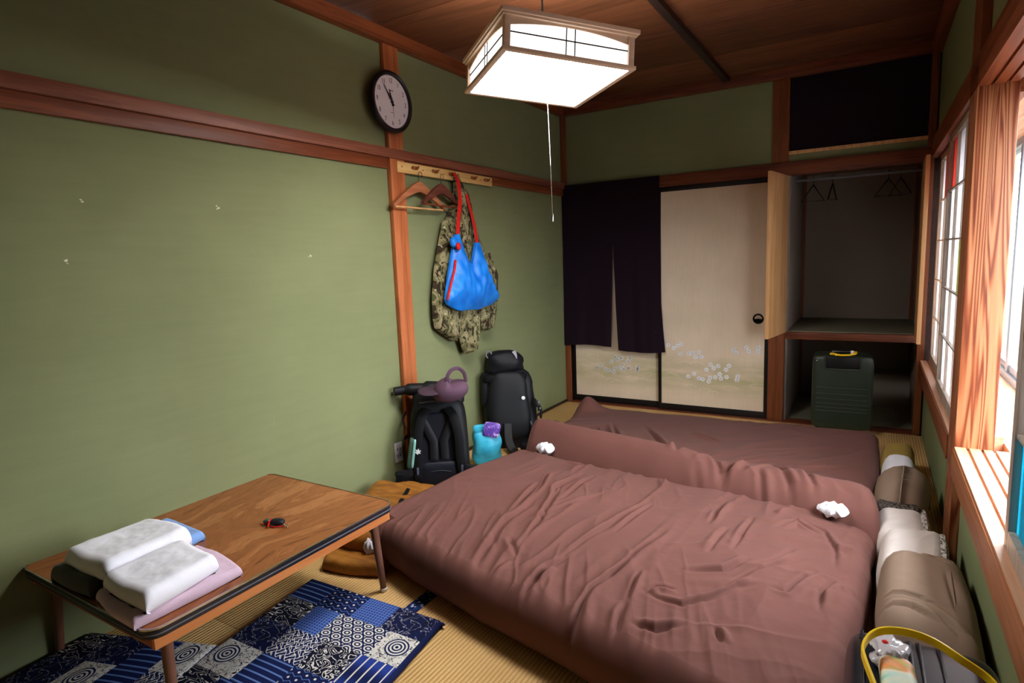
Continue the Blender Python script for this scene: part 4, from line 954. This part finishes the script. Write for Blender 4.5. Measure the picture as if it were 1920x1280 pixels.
# ------------------------------------------------------------------ suitcases
gc = empty('green_suitcase', (2.118, -.13, 0), (0, 0, .04), label='dark green hard shell suitcase standing in front of the closet', cat='suitcase')
MB().superq((0, 0, .290), (.180, .115, .250), .16, .22, 56).build('shell', GREENS, gc)
for z in (.325, .283, .248, .216, .190, .166): MB().tube([(-.150, -.1152, z), (.150, -.1152, z)], .0028, 6).build('rib', GREENS, gc)
MB().box(-.100, .100, -.1185, -.10, .455, .532, .007).build('handle_recess', PLASTB, gc)
mb = MB(); mb.tube([(-.103, -.117, .538), (-.103, -.118, .462), (-.092, -.118, .451), (.092, -.118, .451), (.103, -.118, .462), (.103, -.117, .538)], .0042, 8); mb.build('recess_rim', GREENS, gc)
MB().tube([(-.07, 0, .535), (-.06, 0, .552), (.06, 0, .552), (.07, 0, .535)], .009, 8).build('carry_handle', PLASTB, gc)
MB().lathe([(0, .003), (.005, .002), (.006, 0)], 12, Matrix.Translation((-.152, -.113, .505)) @ Matrix.Rotation(math.pi/2, 4, 'X')).build('stud', CHROME, gc)
for sx_ in (-1, 1):
    for sy_ in (-1, 1): MB().lathe([(0, -.014), (.02, -.014), (.024, -.008), (.024, .008), (.02, .014), (0, .014)], 16, Matrix.Translation((sx_*.135, sy_*.07, .024)) @ Matrix.Rotation(math.pi/2, 4, 'Y')).build('wheel', PLASTB, gc)
yt = empty('yellow_tag_strap', (2.12, -.21, .552), label='yellow rubber luggage strap on the green suitcase handle', cat='strap')
MB().ribbon([(-.055, -.03, .0), (-.01, -.045, -.004), (.04, -.045, .0), (.078, -.03, .008), (.082, .0, .012), (.05, .015, .012)], .011, .004, (0, 0, 1)).build('band', YELLOW, yt)
MB().tube([(-.055+.018*math.cos(t), -.032, .001+.005*math.sin(t)) for t in [2*math.pi*i/14 for i in range(14)]], .003, 6, closed=True).superq((-.036, -.040, -.003), (.010, .006, .008), .8, .8, 10).build('loop_end', YELLOW, yt)
MB().box(.045, .062, .0, .003, .0, .022, .001).build('paper_tag', WHITEC, yt)

bc = empty('black_suitcase', (2.405, -3.465, 0), (0, 0, .02), label='glossy black ribbed suitcase lying at the lower right by the wall', cat='suitcase')
MB().superq((0, 0, .176), (.150, .395, .172), .30, .22, 72).build('shell', BLACKS, bc)
for x in (-.115, -.022, -.004, .034): MB().tube([(x, -.36, .345), (x, .33, .3465), (x, .372, .322), (x, .391, .26)], .004, 8).build('rib', BLACKS, bc)
MB().tube([(-.10, .386, .20), (.0, .397, .20), (.10, .386, .20)], .004, 8).build('zip_line', PLASTB, bc)
MB().box(-.122, -.100, .300, .312, .344, .350, .001).build('bright_catch', CHROME, bc)
sp = curve_pts([(2.318, -3.50, .372), (2.312, -3.43, .392), (2.290, -3.356, .410), (2.285, -3.318, .415), (2.298, -3.273, .420), (2.325, -3.246, .425), (2.369, -3.232, .425), (2.412, -3.236, .420), (2.455, -3.259, .410), (2.504, -3.282, .392), (2.535, -3.34, .372)])
cpt = Vector((2.39, -3.40, .40))
ys_ = MB().ribbon([p-Vector((2.405, -3.465, 0)) for p in sp], .016, .006, (0, .25, 1)).build('carry_strap', YELLOW, None, label='yellow rubber carry strap looped on the black suitcase', cat='strap'); ys_.location = (2.405, -3.465, 0)
PO = Mat('pastel_printed_pouch', .5, .3); _n = PO.noise(16, 3, .5, None, .5)
PO.color(_n.ramp((.32, rgb(128, 204, 190)), (.43, rgb(196, 226, 208)), (.56, rgb(232, 228, 200)), (.64, rgb(240, 150, 80)), (.72, rgb(150, 200, 110))))
pch = empty('pastel_pouch', (2.352, -3.375, .347), (0, 0, .06), label='pastel printed roll pouch on top of the black suitcase', cat='pouch')
MB().superq((0, 0, .022), (.034, .115, .024), .6, .45, 30, fn=lambda x, y, z: (x*(1+.05*math.sin(y*9)), y, z*(1+.08*math.sin(y*7)))).build('pouch_body', PO.m, pch)
PLAS = Mat('clear_plastic_wrap', .15, .6); PLAS.color(rgb(214, 208, 210)); PLAS.b.inputs['Alpha'].default_value = .75; PLAS = PLAS.m
def crumple(name, c, r, mat, parent, seed, **k):
    mb = MB(); mb.superq(c, r, .9, .9, 44, fn=lambda x, y, z: tuple(v*(1+1.1*float(fbm(np.array([x*2.2+seed]), np.array([y*2.2+z*1.7]), seed, 4)[0])) for v in (x, y, z))); return mb.build(name, mat, parent, **k)
wr_ = crumple('plastic_wrapper', (0, 0, 0), (.038, .062, .022), PLAS, None, 81, label='crumpled clear plastic wrapper beside the pastel pouch', cat='wrapper'); wr_.location = (2.335, -3.235, .366)
MB().superq((-.008, .012, .018), (.007, .007, .005), 1, 1, 10).build('red_print_spot', RED, wr_)

# ------------------------------------------------------------------ backpacks
def soft(mb, c, r, e1=.45, e2=.45, seed=1, amp=.05, n=40, taper=0., M=None):
    def fn(x, y, z):
        q = 1+amp*2*float(fbm(np.array([x*1.6+y]), np.array([z*1.9-y]), seed, 3)[0]); k = 1-taper*(z+1)/2
        return (x*q*k, y*q*(1-taper*.6*(z+1)/2), z*(1+.2*(q-1)))
    return mb.superq(c, r, e1, e2, n, fn, M)
b1 = empty('roll_top_backpack', (.285, -2.195, 0), (math.radians(-5), 0, math.radians(36)), label='black roll-top backpack with shoulder straps facing out, below the cedar post', cat='backpack', group='black travel backpacks by the left wall')
soft(MB(), (0, .110, .255), (.172, .105, .258), .35, .4, 3, .05, 44, .12).build('main_bag', NYLON, b1)
soft(MB(), (-.012, .012, .235), (.125, .030, .205), .4, .4, 5, .06, 34, .10).build('back_panel', NAVYN, b1)
for s in (-1, 1): MB().ribbon([(s*.095, -.016, .43), (s*.060, -.024, .36), (s*.028, -.026, .29), (s*.030, -.026, .19)], .044, .014, (1, 0, .2*s)).build('back_pad', NYLON, b1)
soft(MB(), (.0, -.006, .105), (.118, .030, .072), .45, .5, 7, .10, 28).build('lumbar_pad', NAVYN, b1)
rt = MB(); rt.tube(curve_pts([(-.235, .06, .560), (-.16, .08, .565), (-.06, .10, .560), (.06, .11, .548), (.12, .11, .54)]), [.024]*6+[.034]*6+[.046]*6+[.046]*7, 14); rt.build('roll_top', NYLON, b1)
soft(MB(), (.0, .12, .51), (.145, .085, .055), .6, .5, 9, .1, 30).build('top_collar', NYLON, b1)
mb = MB(); mb.tube([(-.10, .006, .497), (-.02, .0, .503), (.02, .0, .500)], .004, 8); mb.build('top_edge_trim', plain('grey_trim', rgb(70, 72, 84), .4), b1)
for s, nm in ((-1, 'a'), (1, 'b')):
    pts = curve_pts([(s*.055, .005, .46), (s*.085, -.038, .42), (s*.108, -.052, .32), (s*.112, -.050, .22), (s*.120, -.040, .12), (s*.135, -.02, .05)])
    st = MB().ribbon(pts, .048, .014, (1, 0, 0)).build('shoulder_strap', NYLON2, b1)
    MB().ribbon([(s*.120, -.050, .16), (s*.118, -.062, .10), (s*.125, -.055, .02), (s*.15, -.07, .004)], .012, .003, (1, 0, 0)).build('adjuster_webbing', plain('grey_webbing', rgb(70, 74, 92), .5), st)
    MB().box(s*.118-.018, s*.118+.018, -.072, -.050, .085, .120, .003).build('ladder_buckle', PLASTB, st)
mb = MB()
for k in range(3):
    a = k*math.pi/3+.3; mb.box(-.015, .015, -.0032, .0032, -.001, .001, 0, Matrix.Translation((-.112, -.0605, .245)) @ Matrix.Rotation(math.pi/2, 4, 'X') @ Matrix.Rotation(a, 4, 'Z'))
mb.box(-.004, .016, -.003, .003, -.001, .001, 0, Matrix.Translation((-.118, -.0605, .238)) @ Matrix.Rotation(math.pi/2, 4, 'X') @ Matrix.Rotation(.1, 4, 'Z'))
mb.build('white_star_mark', WHITEPL, b1, label='small white star shaped mark')
mb = MB(); mb.ribbon([(.118, -.056, .285), (.10, -.058, .275)], .004, .002, (0, 0, 1)); mb.build('white_pull_tab', WHITEPL, b1)
for s in (-1, 1):
    w_ = curve_pts([(s*.10, -.02, .11), (s*.17, -.035, .11), (s*.235, -.03, .10), (s*(.30 if s > 0 else .20), -.04, .10)])
    MB().ribbon(w_, [.085]*6+[.075]*6+[.055]*7, .020, (0, 0, 1)).build('hip_belt', NYLON, b1)
mb = MB(); mb.tube(curve_pts([(-.05, -.035, .125), (.0, -.040, .130), (.06, -.035, .12)]), .002, 6); mb.build('seam', plain('seam_grey', rgb(54, 56, 66), .5), b1)
soft(MB(), (-.172, .11, .10), (.020, .075, .095), .5, .5, 11, .1, 22).build('side_pocket', NYLON2, b1)
MB().ribbon([(-.19, .03, .30), (-.20, .09, .285), (-.185, .16, .29)], .02, .006, (0, 0, 1)).ribbon([(-.18, .02, .36), (-.20, .09, .40), (-.18, .17, .44)], .018, .005, (0, 0, 1)).build('compression_strap', NYLON2, b1)
mb = MB(); mb.tube([(-.10, -.045, .06), (-.085, -.075, .006), (-.06, -.085, .006), (-.03, -.075, .008)], .004, 6); mb.build('loose_cord', NYLON2, b1)
tl = empty('teal_case', (.162, -2.302, .180), (0, .16, math.radians(36)), label='pale teal and dark green case tucked in the backpack side pocket', cat='case')
MB().superq((0, 0, .06), (.014, .030, .085), .35, .4, 20).build('shell', plain('dark_green_case', rgb(60, 82, 70), .5), tl)
MB().superq((.016, -.01, .062), (.008, .026, .080), .35, .4, 20).build('lid', plain('pale_teal', rgb(128, 178, 170), .4), tl)
so = empty('wall_outlet', (.0, -2.215, .195), label='small off-white outlet plate low on the green wall beside the roll-top backpack', cat='outlet')
boxo('plate', .0, .010, -.030, .030, -.055, .055, plain('off_white_plastic', rgb(206, 200, 208), .5), so, b=.003)
MB().box(.010, .012, -.012, -.008, .012, .026).box(.010, .012, .008, .012, .012, .026).box(.010, .012, -.012, -.008, -.026, -.012).box(.010, .012, .008, .012, -.026, -.012).build('socket_slot', PLASTB, so)
cp = empty('baseball_cap', (.352, -2.160, .575), (math.radians(12), math.radians(-12), math.radians(30)), label='plum baseball cap resting on the roll-top backpack, strap opening upward', cat='cap')
def dome(x, y, z): return (x, y*(1 if y < 0 else .6), z)
mb = MB(); mb.superq((0, 0, 0), (.098, .075, .068), 1., .95, 32, fn=lambda x, y, z: (x*(1-.12*z), y, z if z < .35 or x < .1 else .35+(z-.35)*.25)); mb.build('crown', PLUM, cp)
MB().superq((-.098, -.01, .020), (.068, .062, .006), .8, .9, 24, fn=lambda x, y, z: (x, y, z+1.2*(1-y*y)-x*2.2), M=None).build('brim', plain('dark_plum', rgb(66, 48, 60), .9), cp)
MB().ribbon(curve_pts([(.000, -.03, .045), (.012, -.03, .085), (.042, -.02, .112), (.078, -.01, .108), (.098, .0, .070), (.094, .0, .02)]), .020, .004, [Vector((-1, 0, .35))]*6+[Vector((-1, 0, .9))]*6+[Vector((-.5, 0, 1))]*6+[Vector((.6, 0, 1))]*6+[Vector((1, 0, .4))]*7).build('closure_strap', PLUM, cp)
MB().superq((-.005, -.004, .068), (.006, .006, .004), 1, 1, 8).build('top_button', PLUM, cp)

b2 = empty('hiking_backpack', (.290, -1.395, 0), (math.radians(-8), 0, math.radians(38)), label='tall black hiking backpack leaning on the wall beneath the hanging bag', cat='backpack', group='black travel backpacks by the left wall')
soft(MB(), (-.02, .10, .27), (.185, .098, .275), .55, .55, 21, .2, 44, .10).build('main_bag', NYLON, b2)
soft(MB(), (-.04, .10, .585), (.130, .090, .080), .65, .6, 23, .25, 36, .15).build('top_lid', NYLON, b2)
soft(MB(), (-.03, .02, .30), (.140, .050, .225), .5, .5, 25, .18, 34, .12).build('front_pocket', NYLON, b2)
soft(MB(), (-.175, .10, .40), (.035, .07, .12), .5, .5, 27, .15, 24).build('side_pouch', NYLON, b2)
soft(MB(), (-.045, .06, .48), (.150, .07, .035), .6, .5, 33, .12, 30).build('lid_fold', NYLON2, b2)
mb = MB(); mb.tube(curve_pts([(.10, -.038, .19), (.115, -.040, .13), (.112, -.040, .06)]), .0025, 6); mb.build('zip', plain('zip_grey', rgb(96, 98, 110), .4, .5), b2)
MB().lathe([(0, .002), (.012, .001), (.013, -.002)], 16, Matrix.Translation((.060, -.040, .345)) @ Matrix.Rotation(math.pi/2, 4, 'X')).build('white_badge', WHITEPL, b2)
mb = MB(); mb.tube([(-.145+.018*math.cos(t), .045, .640+.024*math.sin(t)) for t in [2*math.pi*i/14 for i in range(14)]], .0045, 6, closed=True); mb.build('lid_loop', plain('silver_webbing', rgb(130, 128, 140), .5), b2)
mb = MB(); mb.ribbon([(.020, .015, .655), (.03, -.0, .63), (.035, -.005, .605)], [.028, .018, .006], .003, (1, 0, 0)); mb.build('grey_tab', plain('grey_tab', rgb(150, 148, 160), .5), b2)
mb = MB(); mb.ribbon(curve_pts([(.14, .0, .33), (.175, -.02, .27), (.17, -.03, .20)]), .03, .012, (0, 1, 0)); mb.build('shoulder_strap', NYLON2, b2)
MB().superq((.155, -.035, .30), (.016, .008, .022), .4, .4, 10).superq((.165, -.030, .265), (.012, .008, .014), .4, .4, 10).build('buckle', PLASTB, b2)
MB().ribbon(curve_pts([(.11, -.03, .12), (.18, -.045, .13), (.26, -.03, .14), (.33, -.02, .10), (.37, -.01, .09)]), .085, .03, (0, 0, 1)).build('hip_belt', NYLON, b2)
MB().ribbon(curve_pts([(-.05, -.03, .18), (-.055, -.07, .09), (-.04, -.10, .03), (-.02, -.12, .012)]), .055, .022, (1, 0, 0)).build('hip_belt', NYLON, b2)
mb = MB(); mb.superq((.05, -.05, .03), (.03, .02, .028), .7, .7, 14); mb.superq((.10, -.03, .028), (.04, .03, .026), .7, .7, 14); mb.ribbon([(.19, -.04, .08), (.20, -.06, .02), (.21, -.065, .006)], .014, .004, (1, 0, 0)); mb.build('loose_straps', NYLON2, b2)

db = empty('dry_bag', (.300, -1.755, 0), (0, 0, math.radians(36)), label='cyan dry bag standing between the two black backpacks', cat='bag')
soft(MB(), (0, .02, .125), (.088, .055, .123), .75, .7, 35, .28, 40).build('bag_body', CYAN, db)
MB().superq((-.015, .0, .245), (.065, .018, .026), .5, .5, 20).build('rolled_top', CYAN, db)
PUR = Mat('purple_snack_wrapper', .3, .5); _n = PUR.noise(34, 3, .5, None, .8); PUR.color(_n.ramp((0, rgb(96, 66, 160)), (.5, rgb(126, 92, 190)), (.60, rgb(214, 196, 230)), (.68, rgb(214, 124, 60)), interp='CONSTANT'))
sn = soft(MB(), (0, 0, .040), (.050, .014, .045), .4, .4, 37, .12, 24).build('snack_packet', PUR.m, None, label='purple snack packet on top of the cyan dry bag', cat='packet'); sn.location = (.335, -1.765, .205); sn.rotation_euler = (0, .25, math.radians(36))
